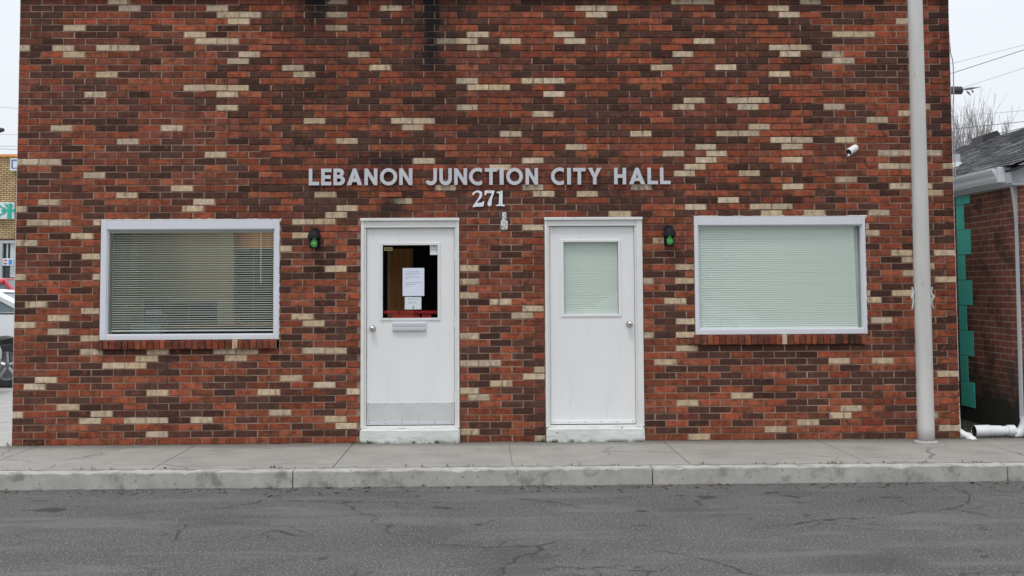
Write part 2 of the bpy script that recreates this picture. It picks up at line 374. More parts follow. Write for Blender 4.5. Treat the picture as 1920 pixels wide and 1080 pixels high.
kb = b.build('kerb', M['kerb']); tag(kb, kind='structure')
bm = bmesh.new(); bm.from_mesh(kb.data)
bmesh.ops.subdivide_edges(bm, edges=[e for e in bm.edges if e.calc_length() > 2], cuts=70, use_grid_fill=True)
from mathutils import noise as NK
for v in bm.verts:
    if -6 < v.co.x < 16: v.co.y += NK.noise(v.co*7)*.006+NK.noise(v.co*23)*.004; v.co.z += (NK.noise(v.co*6)*.004+min(0,NK.noise(v.co*15+Vector((5,0,0)))+.15)*.03) if v.co.z > -.05 else 0
bm.to_mesh(kb.data); bm.free()
speckle(M['kerb'], (.20,.19,.17), 6, .52, .66, (1,1,1), .7); speckle(M['kerb'], (.10,.095,.085), 18, .62, .68, (1,1,1), .7)
sheet('road', [(-60,-11),(60,-11),(60,-1.78),(-60,-1.78)], -.145, M['asphalt'])
b = MB(); b.box((9.36,-.01,-.02),(9.99,9,.002)); tag(b.build('alley_ground', M['soil']), kind='structure')

# ---------------------------------------------------------------- city hall building
CP, BP = .0667845, .2165          # course height, brick length
BWID = 43*BP-.010; TOPZ = 4.41
bld = empty('brick_building', (BWID/2, 0, 0), 'red, brown and cream brick town hall with two white doors and two wide windows', 'building')
def rect(x0,y0,x1,y1):            # opening on the facade measured from the photo
    a = at(x0,y0); c = at(x1,y1); return (a.x, c.z, c.x, a.z)
WL = rect(190,413,523,636); WR = rect(1301,407,1627,625)
WL = (.831,1.017,2.578,2.192); WR = (6.686,1.036,8.399,2.204)
DL = (3.381,-.0,4.349,2.200); DR = (5.198,-.0,6.167,2.202)
SILL_L, SILL_R = .926, .936
holes = [(WL[0],SILL_L,WL[2],WL[3]), (WR[0],SILL_R,WR[2],WR[3]), DL, DR]
SURVEY = """T 0 0
10 b89 r105 d122 d139 d24 d154
60 d31 d48 d64 d80 b96 d113 r129 r145 b161 d178 r188
108 d23 d40 r56 r72 r89 d105 r121 d138 d154 b171 b187
158 r18 d31 r47 r64 r81 r97 r114 r130 r147 r163 b180
208 d39 b56 d72 d88 r105 d120 r137 r154 d170 r185
258 d18 d64 d81 r114 b148 d164 r181
308 d39 d105 d122 b155 b171 r186
355 b18 d30 b46 b80 b96 d129 r145 d162 d179
405 d17 r39 b56 r72 r89 d139 r155 d172 b188
455 d30 r47 r63 r96 d112 r129 r161 b177 d190
505 r22 d38 d55 r72 r121 r138 r154 d171
555 r18 d30 d46 r63 b80 d97 d113 r147 d163 r180 d191
605 r38 d54 d71 r105 r121 r137 r153 d187
657 d29 d62 d79 r96 r113 r130 b147 b163 b180
705 d54 b71 d104 r121 d138 b171 r186
757 d16 d29 d46 d62 d96 r113 d146 d162
808 r21 d54 d152 b171 d186
857 r17 d96 r112 r162 d178
907 r21 r38 d54 d71 d87 r138
957 r16 b46 r62 d79 d96 r112 b129 r145
1008 d21 d38 r54 r88 d154 r171
1057 r17 r62 b96 r112 d129 d179
T 480 0
20 d44 d47 b61 d110 r140 d159 r174
66 r17 r35 d52 d70 r85 b102 r118 d132 d153 r166 r182
116 b1 d12 r28 d46 b61 r77 d94 r108 d132 r143 d158 r174
165 d20 r33 r50 r68 r84 d101 d118 d133 r150 d167
214 d8 d27 r43 b59 d75 r93 r109 d131 r158 d174 r187
265 r5 r22 r70 r89 d102 r118 d131 d151 b167 r184
313 r13 r30 d42 d60 d78 r94 d110 r125 b143 b160 d175 b188
362 r5 d19 r36 r53 d86 r102 r118 d136 b170 d185
408 b1 r12 r29 b78 r93 d125 r142 d190
457 d5 d66 r84 d101 d115 d132
506 r12 b29 d45 r62 r79 b95 d111 d127 d143 d175 r158
556 d6 b37 d53 r70 d89 r101 r136 r152
607 r11 r28 d45 r61 d77 r93 r109 r126 b160 r176
657 d5 d21 d37 r51 d69 r85 d103 d119 r134 d152 b168 b185
705 d27 d45 d60 r76 d93 r109 r127 d143
755 r5 d19 d35 d51 d68 d84 r100 d116 d131 d147 r166 r183
806 d1 r12 d28 r45 d77 d94 r110 d127 b160 r190
853 r5 d19 d35 r52 r70 r85 r102 r117 r168 r183
903 r12 b45 d60 r77 d93 b110 b127 d143 d160 d175 d190
952 r5 d19 r34 r52 r68 r84 b118 r133 r150 d168 d184
1003 r15 d28 d45 r62 d78 r111 d127 d160 d175 b189
1056 d5 r18 d34 r51 b68 d84 d100 d116 d134 r149 r184
T 960 0
20 d12 d31 d47 d62 r78 d95 b128 b144 r111
70 d6 r39 b55 b71 r87 d120 r135 d151 r166 r183
118 r4 r15 d31 r47 b64 d80 d96 r144 d129 d161 d177
165 r7 r24 d40 r56 d73 r90 r105 d121 d137 d153 r186
214 r3 r15 r31 r46 d65 d79 r95 r111 d126 r143 r160 d176 r188
265 r6 r24 b40 d56 r72 d88 d104 d120 d136 d152 d170 r187
314 b4 r32 b49 r65 d82 r97 r129 b145
361 r9 r26 d42 d57 d74 r90 d106 r122 d138 d154 d170 d186
409 d4 r16 r33 r49 r65 r81 d113 b130 r145 r178 d190
457 d24 r39 d56 d72 r89 r105 d121 r153 d170 d185
505 d17 d32 d48 d65 d81 d98 b114 r130 b162 d178
556 d6 r41 d57 d73 r89 d106 r122 r138 d154 d170
606 r4 b16 b33 r49 r65 r81 r97 r110 d130 r146 r178 d188
656 d8 r25 d40 r57 r74 d90 r106 d121 r137 r170 d186
705 b33 r65 d82 d99 r114 d130 d146 r178 d188
752 r39 d57 d73 d105 d120 b137 d152 b169 b185 d24
802 r4 d17 d33 r48 d65 d81 b130 b178 r187
852 r7 b24 d42 d57 d72 d89 r106 d122 d187
901 d4 r33 r47 d72 d81 d97 r109 d130 d145 d162
950 d6 d24 d41 r56 d73 r90 r122 b186
1000 b4 d17 r32 d64 d82 b98 d114 d130 r146 b163 b179 r190
1052 d23 d39 r56 r73 r90 r106 r122 d137 d152 d170 r186
T 1440 0
20 d16 b32 d64 d80 r48 r97
70 b7 d24 d40 r56 r73 d88 d101 r118 r131
118 d4 b17 r32 d49 d64 r80 r96 r118 d128
166 d9 d25 r42 d58 d74 r90 b102 d121 r131
214 r4 d16 d32 r49 r65 r80 r96 r118 d128
264 r9 d25 d41 b57 b73 r90 r102 r123 r133
311 r4 r18 d34 d50 d66 r82 r98 r118 r128
356 b10 b26 d42 r57 r73 r89 d101 r133
405 d4 b17 d33 b48 r65 d81 d97 r118 d129
455 r9 d25 d41 b58 r73 d90 d102 r124 r133
502 r5 d18 r34 r50 d66 d82 d98 r118 d128
551 b10 r26 d43 r58 d74 d90 d101 d123 r133
601 d4 d17 d33 d49 d65 d81 d97 d118 r129
650 d1 r11 r28 r42 r58 r74 r90 d102 r124 r134
697 d5 r18 r34 d50 d66 r82 r98 r118 r130
746 b0 d10 r26 r41 r57 r73 r90 d101 d124 r133
795 r4 d18 d34 b51 d66 r82 r98 b120 d130
845 d11 r26 d42 r58 d74 r90 b102 r124 d133
893 r4 r18 d34 d50 d66 b83 r98 d130
943 b1 r11 r26 r58 r74 d91 r102 d124 r135
992 r5 r19 r34 r50 r66 r82 d98 d130 r118
1041 r1 b11 b26 d42 b59 r74 r90 d102 r124 r135
T 0 270
28 r21 d54 r70 d87 d138 r154 r170 d104 d120
78 r28 r62 d112 d129 b162 r178
130 b19 b36 d53 r87 r120 d153 d170 r186
182 r28 d45 r62 d79 d95 r112 d130 d146 r163 d180 r190
232 d20 d36 r53 b70 d87 d103 d120 r154 r171 d186
280 r16 d28 r62 r79 r95 r129
331 d19 d54 d87 r104 d120 b137 r152 r170 d187
380 r16 r28 d64 r79 b97 d114 d130 d147 d165 d180
433 r20 b36 r53 d70 r87 r103 r120 d136 b153 r169 d186
485 b16 d27 r62 d80 b145 r163 d190 r178
535 d20 r36 r53 d71 r88 r105 d122 r139 r156 d173
587 r16 b27 b43 r60 b73
638 d19 r35 r49 r57 d68
690 r27 d44 b61 r72
742 b19 r36 r57 r67
795 r15 d27 r63
843 d52 b67
895 d44 d60
947 r35 d51 r64
1000 b13 d43 d60 b70 r25
1050 r19 r35 r52 r68
T 480 270
25 r11 d28 d77 r94 r110 d43 r142
75 r20 r36 d54 d86 d101 d118 d134 r151 r166 r183
125 d11 d28 r44 r60 d77 d93 d110 b123 d144 d161
178 r6 r20 r36 r85 r110 r130 r152 b185
227 r11 d29 d45 d85 d120 r110 d134
278 r20 r36 r53 r110 d126 d185
330 d10 d27 d44 r76 r92 r124 b140
378 r7 r20 d38 b54 d70 r86 r102 d117 r134 d153 r168 d184
430 d10 r27 d44 d60 d76 r92 b112 r127 d160 d175 d190
478 r4 r20 d37 d53 b70 r86 d102 r119
526 r13 d41 b63 d80 d98 d101 r145 d157 d172 d190
580 b32 b48 r20 d70 r161 d177
632 d29 r44 r61 r73 d170 d188
685 r22 b35 r55 r80 r162 r177 d188
737 d27 r60 d71 r160 r190
788 b22 r35 d50 r65 r160 d175 d190
838 d18 d30 d48 d61 r73 r160
887 d23 r37 d53 r70 r160 d176
937 r29 d45 b62 d76 b156 d170 r185
990 d22 d38 d54 r69 d155 r177
1038 r28 r44 r61 b160 r176
T 960 270
20 r17 r33 b50 r65 r98 r115 b147 d188
68 r24 d41 r57 d73 r90 r106 b123 b155 r171
118 b15 d31 d48 d64 r81 d113 b146 r161
165 r60 d85 r109 b140 r156 d172 d186
214 r70 r115 b132 r148 r165 b180
265 d75 d98 d139 r171 d186
318 b16 r32 d65 b98 r130 d147 d163 r177
370 r8 b26 b59 d75 d121 r139 r155 r171 d186
420 d4 d18 d34 r50 r66 d83 d97 d130 d145 b164 d180
470 d42 d57 d74 d90 r106 r124 b139 r156 r172 b188
522 d4 r15 r31 r48 d67 b83 d100 r117 d132 r148 d165 d181
572 r16 r102 r116 d129
625 b9 r20 d106 r124 r134
680 d4 d16 r102 r112 r124 r134
727 b8 r20 b107 d122
780 d4 d16 r102 b114
828 d8 r20 d107 d134
877 r4 d16 d106 d123 r134
930 r5 r20 r102 r115 b130
980 d4 r15 d107 d124 r134
1030 b105 b130
T 1440 270
10 b21 r41
58 r11 r27 b92 b104 b125 r135
108 r5 b19 r51 r84 r98
158 d2 r13 r28 r76 b92 b104 r124 b190
210 d4 d19 r35 r51 r84 r98
258 d1 r11 d26 r41 b61 d76 r93 d104 r124 b137
308 r5 b19 r35 r51 r66 d83 b99 b122 d132
357 r11 r28 d45 r61 r75 d93 b126 r137
408 r5 d20 d52 r68 r84 r99
460 b1 b12 r27 d43 r60 d77 r93 r125
510 b5 r22 b38 d53 d69 b85 r101 r123 d133
555 r79 r94 r120 r133
607 b75 d85 r100 d120 d132
660 b80 r93 d105 d125 r137
708 r84 r100 r120 d133
760 d80 r94 d106 r137
808 r76 r86 b100 d124 b134
857 r80 d94 b105 r137
908 r86 d102 b123 r135
960 d81 r94 b106 d128
1010 r84 r100 b134 r124
T 0 570
10 b25 d41 r56 r70
54 d19 r36 r52 b67
107 r13 r27 b42 r60
160 b19 r34 d51 d67
210 r22 b43 r58 r71
263 r18 d34 d50 b66
313 r27 d42 r60
363 r18 r34 d51 b66 d83 d100 b115 d132 d146 b166 b184
412 d23 r60 r76 r96 b110 d128 r143 d160 b176 r190
463 r21 d68 b84 b102 d119 r136 r152 r169 d187
517 r43 d60 d77 d94 r110 d127 r144 r162 r178 d190
572 d17 b34 r51 d68 r85 r102 r136 r152 d170 d187
622 r12 b25 d43 r60 d76 r94 d111 d127 r144 d160 d177 r190
673 d17 r51 r68 r85 d102 b119 r136 r152 d170 r186
725 r12 d27 d45 d59 r76 r92 d110 d126 r143 r160 d177 d190
777 r34 b50 d68 d85 r102 d119 d136 d152 r169 d185
828 b12 r25 r41 d58 b74 d92 d109 d126 d143 d160 r176
880 d17 b67 r85 b102 b119 d136 b153 r169 d187
933 d25 r43 r60 d93 r110 r127 r144 d160 r177 r190
985 r35 d51 r68 r85 d101 b118 d135 d152 d169 d183
1035 d26 r42 r59 r75 r92 r110 r126 r143 r160 r176 r190
T 480 570
10 r20 r34 r69 b180
50 d28 d45 r62 r73 r160 r177
100 r22 b36 d53 d69 d157 r170 d187
152 r30 b45 d62 r74
205 r23 d38 d54 d70 r157 r168 d187
256 d28 r46 d62 r73 b160 d176 r190
306 r20 d37 r69 r157 r168 d185
355 r25 b41 b58 d72 d160 d177 r190
407 d19 r35 d52 d70 d156 d168 r185
457 d1 r11 d28 r45 d61 r73 b160 b176 r190
510 d5 r19 r36 r52 r69 d168 r185
560 d0 r12 b28 r45 d61 r160 d176 r190
612 d19 r36 b53 r69 d170 b185
662 b11 d28 r45 d61 b73 b160 r176 d190
715 d4 d19 d36 d52 r69 r156 b168 r185
768 d10 r27 r44 d61 d158 r172 d190
817 r4 b18 r35 d52 r70 r170 r187
868 r11 r28 r45 b61 r73 r176
920 r5 r19 d36 r52 b69 d170 d185
975 r9 r25 d43 d59 d72 b160 d175 r190
1030 r19 r50 r66 r160 r175
T 960 570
40 r5 b17 r102 d115 r130
90 b9 r21 r105 d124
140 r16 r102 d115 b130
190 r12 r105 d124 d134
243 r4 r16 b104 d115 b130
295 d9 r108 r125
345 r4 d17 r108 b132 d148 d162 d180
398 d9 r21 r107 r125 d141 d157 r173 d187
440 r4 d17 r105 b116 r133 r149 d165 d181
500 r8 b20 r108 d124 d141 d157 r173 r188
550 r4 b16 r104 d117 r132 r149 d165 r181
603 r9 r108 r125 r142 d158 d174
658 d4 d17 r117 d133 d149 r165 d180
705 d9 r108 r125 r142 r158 b175 d190
757 d4 d16 r104 r117 b133 r150 r165 r181
807 d11 r125 d142 d158 r174 r188
862 r4 d17 d103 d117 d141 r165 d183
912 r9 d108 r126 d143 r157 d174 r187
965 r4 d16 r104 d117 d133 r150 r166 r183
1015 r8 b20 r108 r125 b142 r158 r175 r190
T 1440 570
15 r85 r100 r133
68 r82 d95 r107 r130
118 b86 r102 d133
170 d82 r95 r107 d130 r139
222 d86 d103 r133
275 r82 r96 d107 r130 d139
325 d7 d22 d38 d55 d70 d87 d103 r125 d135
378 d3 d14 d31 r47 r64 r80 r95 r107 d130 r139
430 d6 d21 d38 b54 r70 b87 r103 d125 r136
485 r2 r15 d30 r46 d63 r77 r92 r105 d130 r139
535 r6 d22 d38 r54 d71 d88 d103 b136
583 d3 r15 r31 d47 d62 d80 d96 d107 r130 r139
635 r6 d22 d38 r55 d71 r87 d103 r125 d136
685 r3 d15 r31 r48 d64 d80 r96 d107 r130 r139
738 r7 d22 d38 r55 r72 r88 r104 r125 r137
790 d15 d31 r48 b64 r80 d97 d107 r130 r139
838 r6 r22 b57 b126 r137 r70
888 r15 b33 d48 r65 r80 d96 d107 r130 r139
940 b7 r23 r39 r55 r72 r88 r104 b137
993 r3 d16 r32 r48 d65 d82 d97 r107 d132 r139
1035 r8 r24 r40 r56 d72 r88
T 0 520
100 r15 d27 r44 d57 r70
155 d19 d36 r53 r70
205 d13 b25 d43 r60 r70
T 480 520
95 d22 r37 d53 r70 d155 r168 r185
145 r28 r45 d62 r74 b160 r177
197 r22 r37 d54 r70 d156 d168 b183
T 960 520
82 d4 r13 r103 r112 d123 d134
135 d4 r17 d102 d115 r130
188 r9 r20 r108 b123 d134
T 1440 520
60 r80 d93 d105 d128 r138
112 b76 d86 b101 r128 r136
165 b81 d94 r105 r130 r139
"""            # brick kinds read off the photo: T x y starts a tile, then y: kind+x (quarter pixels, x in tens)
ROWS = [['.']*44 for _ in range(66)]
tx_ = ty_ = 0
for ln_ in SURVEY.strip().splitlines():
    w_ = ln_.split()
    if w_[0] == 'T': tx_, ty_ = int(w_[1]), int(w_[2]); continue
    for e_ in w_[1:]:
        p_ = at(tx_+float(e_[1:])*2.5, ty_+float(w_[0])/4)
        c_ = max(0, min(65, math.ceil(65-p_.z/.0667845)))
        k_ = max(0, min(43, int(p_.x/.2165+(.5 if c_ % 2 else 0))))
        if ROWS[c_][k_] == '.': ROWS[c_][k_] = e_[0]
def brick_colour(ch):
    k = random.random
    if ch == 'b':
        f = .84+.26*k(); t = k(); return (.56*f, (.42+.03*t)*f, (.27+.06*t)*f)
    if ch == 'd':
        f = .6+.75*k(); t = k(); return (.082*f, (.035+.006*t)*f, (.024+.008*t)*f)
    if ch == 'r':
        f = .50+.52*k(); t = k(); return (.375*f, (.086+.032*t)*f, (.043+.017*t)*f)
    f = .65+.55*k(); t = k(); return (.205*f, (.058+.014*t)*f, (.037+.010*t)*f)
wall = MB()
def put_brick(x0, x1, z0, z1, col, dy=0.0, y1=.02):
    k = len(wall.v); c = .0022; y0 = -.0005+dy
    if x1-x0 < .02: return
    j = lambda a=.0009: random.uniform(-a, a); e = .0017
    q = [(x0,x1),(x0+c,x1-c)]
    wall.v += [(x0,y1,z0),(x1,y1,z0),(x1,y1,z1),(x0,y1,z1),
               (x0,y0+.003,z0),(x1,y0+.003,z0),(x1,y0+.003,z1),(x0,y0+.003,z1),
               (x0+c+j(e),y0+j(),z0+c+j(e)),(x1-c+j(e),y0+j(),z0+c+j(e)),(x1-c+j(e),y0+j(),z1-c+j(e)),(x0+c+j(e),y0+j(),z1-c+j(e))]
    wall.col = col; wall.mi = 0
    for a in ((4,5,9,8),(5,6,10,9),(6,7,11,10),(7,4,8,11),(8,9,10,11),(0,1,5,4),(1,2,6,5),(2,3,7,6),(3,0,4,7)):
        wall.face([k+i for i in a])
for c_ in range(-2, 66):
    zt = (65-(c_-1))*CP; zb = zt-CP; row = ROWS[c_ % 66] if c_ >= 0 else ROWS[(c_+40)]
    zc = (zt+zb)/2
    for k in range(44):
        x0 = k*BP if c_ % 2 == 0 else (k-.5)*BP; x1 = x0+BP-.0105
        x0 = max(0, x0); x1 = min(BWID, x1)
        if x1-x0 < .03: continue
        ch = row[k] if k < len(row) else 'r'
        dz = random.uniform(-.0012,.0012); dx = random.uniform(-.0022,.0022) if 0 < k < 42 else 0
        col = brick_colour(ch); dy = random.uniform(-.0028,.0022)
        segs = [(x0+dx, x1+dx)]
        for (hx0,hz0,hx1,hz1) in holes:
            if hz0 < zc < hz1:
                ns = []
                for a, d in segs:
                    if d <= hx0 or a >= hx1: ns.append((a,d)); continue
                    if a < hx0-.012: ns.append((a, hx0-.009))
                    if d > hx1+.012: ns.append((hx1+.009, d))
                segs = ns
        for a, d in segs:
            if d-a > .02:
                put_brick(a, d, zb+.0054+dz, zt-.0054+dz, col, dy)
                if d < BWID-.03 and not any(hz0 < zc < hz1 and hx0-.03 < d+.005 < hx1+.005 for hx0,hz0,hx1,hz1 in holes):
                    wall.mi = 1; wall.col = (1,1,1.001); flush = zc < 2.25+.25*math.sin(a*1.7) or (a < 2.0+.3*math.sin(zc*5)) or a > 7.9; yy = random.uniform(.002,.006) if flush else random.choice((.003,.008,.0115,.0120))
                    if flush: yb = random.uniform(.0035,.0070); wall.box((a-.001,yb,zb-.0056),(d+.0125,.0134,zb+.0048))
                    wall.box((d-.001,yy,zb+.0052),(d+.0125,.0134,zt-.0056))
# mortar backing round the openings, recessed 7-9 mm behind the brick faces
wall.col = (1,1,1.001); wall.mi = 1
MY0, MY1 = .0135, .20
def mort(x0,z0,x1,z1): wall.box((x0,MY0,z0),(x1,MY1,z1))
xs = [0.0040, WL[0], WL[2], DL[0], DL[2], DR[0], DR[2], WR[0], WR[2], BWID-.004]
topo = 2.204
mort(xs[0],topo,xs[-1],TOPZ)
for i in (0,2,4,6,8): mort(xs[i],-.05,xs[i+1],topo)
for (h, s) in ((WL,SILL_L),(WR,SILL_R)): mort(h[0],-.05,h[2],s)
for h in (WL,DL,DR):
    if topo-h[3] > .001: mort(h[0],h[3],h[2],topo)
wall.build('wall', [M['brick'], M['mortar']], bld, fixn=True)
# side walls (white painted), rear wall, roof, coping
b = MB()
for s in (0, 1):
    b = MB(); X0 = -.004 if s == 0 else BWID-.0038; X1 = .0038 if s == 0 else BWID+.004
    b.box((X0,.0140,0.55),(X1,7,TOPZ))
    xe_ = (X0,-.0004) if s == 0 else (BWID+.0004,X1)
    b.box((xe_[0],.004,.56),(xe_[1],.0139,TOPZ))
    o = -.030 if s == 0 else .012
    k = len(b.v); xo = X0 if s == 0 else X1; xi = X1 if s == 0 else X0
    b.v += [(xo+o,.014,-.05),(xi,.014,-.05),(xi,.014,.549),(xo,.014,.549),(xo+o,7,-.05),(xi,7,-.05),(xi,7,.549),(xo,7,.549)]
    for q in ((0,1,2,3),(4,5,6,7),(0,1,5,4),(1,2,6,5),(2,3,7,6),(3,0,4,7)): b.face([k+i for i in q])
    # cut back so it does not share space with the mortar core
    b.build('side_wall', M['white_wall'], bld)
b = MB(); b.box((.17,6.8,-.05),(BWID-.17,6.99,TOPZ)); b.build('rear_wall', M['white_wall'], bld)
b = MB(); z_ = (TOPZ-.25, TOPZ-.15)
b.box((.17,.21,z_[0]),(3.1,1.2,z_[1])); b.box((3.1,.21,z_[0]),(4.7,.26,z_[1])); b.box((3.1,.86,z_[0]),(4.7,1.2,z_[1])); b.box((4.7,.21,z_[0]),(BWID-.17,1.2,z_[1])); b.box((.17,1.2,z_[0]),(.5,2.7,z_[1])); b.box((2.7,1.2,z_[0]),(BWID-.17,2.7,z_[1])); b.box((.17,2.7,z_[0]),(BWID-.17,6.79,z_[1])); b.build('roof', M['asphalt'], bld)  # two openings added in the roof to light the rooms below
b = MB(); b.box((.44,1.14,z_[1]),(2.76,1.2,z_[1]+.15)); b.box((.44,2.7,z_[1]),(2.76,2.76,z_[1]+.15)); b.box((.44,1.2,z_[1]),(.5,2.7,z_[1]+.15)); b.box((2.7,1.2,z_[1]),(2.76,2.7,z_[1]+.15)); sk_ = b.build('added_skylight', M['white_wall'], bld)  # unseen curb round the opening added to light the left office
b = MB(); b.box((3.08,.24,2.86),(3.1,.88,z_[0]-.001)); b.box((4.7,.24,2.86),(4.72,.88,z_[0]-.001)); b.box((3.1,.24,2.86),(4.7,.26,z_[0]-.001)); b.box((3.1,.86,2.86),(4.7,.88,z_[0]-.001)); b.build('shaft', M['int_ceil'], sk_)  # unseen shaft added over the entry to bring daylight behind the left door
b = MB(); b.box((.5,1.2,2.86),(.52,2.7,z_[1]-.001)); b.box((2.68,1.2,2.86),(2.7,2.7,z_[1]-.001)); b.box((.52,1.2,2.86),(2.68,1.22,z_[1]-.001)); b.box((.52,2.68,2.86),(2.68,2.7,z_[1]-.001)); b.build('shaft', M['int_ceil'], sk_)  # unseen shaft added to bring daylight into the left office
b = MB(); b.box((-.05,-.045,TOPZ+.012),(BWID+.05,.27,TOPZ+.13),.006); b.box((-.05,.275,TOPZ+.012),(.22,7.05,TOPZ+.13),.006)
b.box((BWID-.22,.275,TOPZ+.012),(BWID+.05,7.05,TOPZ+.13),.006); b.build('coping', M['black_vent'], bld)

# rowlock sills
for (h, s) in ((WL,SILL_L),(WR,SILL_R)):
    b = MB(); x = h[0]-.02; top = h[1]-.004; n_ = 0
    xe = h[2]-.02
    b.col = (.30,.20,.16); b.box((h[0],-.018,s+.006),(xe,.16,top-.008))
    while x < xe:
        w = random.choice((.058,.062,.066)); ch = random.choice('rrrrr..d' if n_%7 else 'rb.'); n_ += 1
        col = brick_colour(ch); col = tuple(q*.8 for q in col) if ch != 'b' else col
        b.col = col; dz = random.uniform(-.003,.003)
        b.box((x,-.040+random.uniform(-.004,.003),s+.002+dz),(min(x+w-.007,xe),.05,top+dz-.001),.006); x += w
    b.build('window_sill', M['brick'], bld)

# windows
def window(h, closed):
    x0,z0,x1,z1 = h; wt = .082 if not closed else .072; ws = .060; wb = .042; Y0 = -.004
    if closed: gl = (at(1310,424).x, at(1310,616).z, at(1614,424).x, at(1310,424).z)
    else: gl = (at(203,432).x, at(203,627).z, at(513,432).x, at(203,432).z)
    gx0,gz0,gx1,gz1 = gl
    b = MB()
    b.box((x0,Y0,z0),(gx0-.012,.10,z1),.003); b.box((gx1+.012,Y0,z0),(x1,.10,z1),.003)
    b.box((gx0-.0115,Y0+.001,gz1+.010),(gx1+.0115,.10,z1-.0005),.003); b.box((gx0-.0115,Y0+.001,z0+.0005),(gx1+.0115,.10,gz0-.010),.003)
    # inner glazing bead, a step behind the face
    b.box((gx0-.0115,.012,gz0-.009),(gx0,.07,gz1+.009)); b.box((gx1,.012,gz0-.009),(gx1+.0115,.07,gz1+.009))
    b.box((gx0+.0005,.013,gz1),(gx1-.0005,.07,gz1+.0095)); b.box((gx0+.0005,.013,gz0-.0095),(gx1-.0005,.07,gz0))
    # deep inner jamb seen through the glass
    w = b.build('window', M['alu'], bld, loc=((x0+x1)/2,0,z0))
    b = MB(); b.box((gx0-.004,.040,gz0-.004),(gx1+.004,.046,gz1+.004)); b.build('pane', M['glass_tint'], w)
    b = MB(); j = .02
    b.box((gx0-.03,.101,gz0-.03),(gx0-.008,.20,gz1+.03)); b.box((gx1+.008,.101,gz0-.03),(gx1+.03,.20,gz1+.03))
    b.box((gx0-.0075,.101,gz0-.03),(gx1+.0075,.20,gz0-.004)); b.box((gx0-.0075,.101,gz1+.006),(gx1+.0075,.20,gz1+.03))
    if closed: b.box((gx1-.075,.108,gz0-.003),(gx1-.0,.13,gz1+.005))
    b.build('inner_jamb', M['slat_closed'], w)
    def jag(a, c, n_): return [a+(c-a)*i/n_ for i in range(n_+1)]
    b = MB(); ins = [(x1,z) for z in jag(z0,z1+.0008,40)]+[(x,z1+.0008) for x in jag(x1,x0,60)[1:]]; ou = []
    for i,(x,z) in enumerate(ins):
        if i < 40: ou.append((x+random.choice((.001,.003,.005,.009)), z))
        elif i == 40: ou.append((x+.030, z+.010))
        else: ou.append((x-(.012 if i == len(ins)-1 else 0), z+random.uniform(.006,.015)))
    for i in range(len(ins)-1):
        p,q,r_,s_ = ins[i],ins[i+1],ou[i+1],ou[i]; k = len(b.v)
        b.v += [(p[0],-.0035,p[1]),(q[0],-.0035,q[1]),(r_[0],.002,r_[1]),(s_[0],.002,s_[1]),(r_[0],.014,r_[1]),(s_[0],.014,s_[1])]
        b.face([k,k+1,k+2,k+3]); b.face([k+3,k+2,k+4,k+5])
    b.build('caulk', M['caulk'], w)
    # blind
    b = MB(); by = .066; pitch = .0222; sw = .0125
    bx0, bx1 = gx0+.030, gx1-.004
    if closed: bx0, bx1 = gx0+.003, gx1-.055
    ztop, zbot = gz1-.028, gz0+.058
    if closed: zbot = gz0+.004
    b.box((gx0+.002,by-.018,gz1-.024),(gx1-.002 if not closed else bx1,by+.018,gz1+.003),.002)     # headrail
    if not closed: b.box((bx0,by-.012,zbot-.035),(bx1,by+.012,zbot-.019),.002)        # bottom rail
    z = ztop; k = 0
    while z > zbot:
        ang = rad(73+random.uniform(-1.2,1.2)) if closed else rad(16+random.uniform(-1.5,1.5))
        rr = .0122 if closed else sw
        lean = 0 if not closed else .022*(1-(z-zbot)/(ztop-zbot))
        pr = []
        for t in (-1,-.5,0,.5,1):
            yy = t*rr; zz = (.0011 if closed else .0026)*(1-t*t)
            pr.append((yy*math.cos(ang)-zz*math.sin(ang), yy*math.sin(ang)+zz*math.cos(ang)))
        wob = [random.uniform(-.0016,.0016) for _ in range(5)]
        nx = 12; rows_ = []
        for i in range(nx+1):
            x = bx0+(bx1+lean-bx0)*i/nx; sag = wob[i%5]*.6
            rows_.append([(x, by+p, z+q+sag) for p,q in pr])
        kk = len(b.v)
        for r_ in rows_: b.v += r_
        for i in range(nx):
            for j in range(4): a = kk+i*5+j; b.face([a,a+1,a+6,a+5])
        z -= pitch; k += 1
    for t in ((.075,.275,.475,.675,.875) if not closed else (.13,.36,.6,.84)):
        x = bx0+(bx1-bx0)*t; b.tube([(x,by-.0150,ztop+.02),(x,by-.0150,zbot-.02)],.0010,4)
    if not closed: xw = at(492,445,.12).x; b.tube([(xw,by-.022,gz1-.02),(xw+.001,by-.022,at(492,532,.12).z)],.0035,6)
    b.build('blind', M['slat_closed'] if closed else M['slat'], w, fixn=False)
    return gl
GL = window(WL, False); GR = window(WR, True)

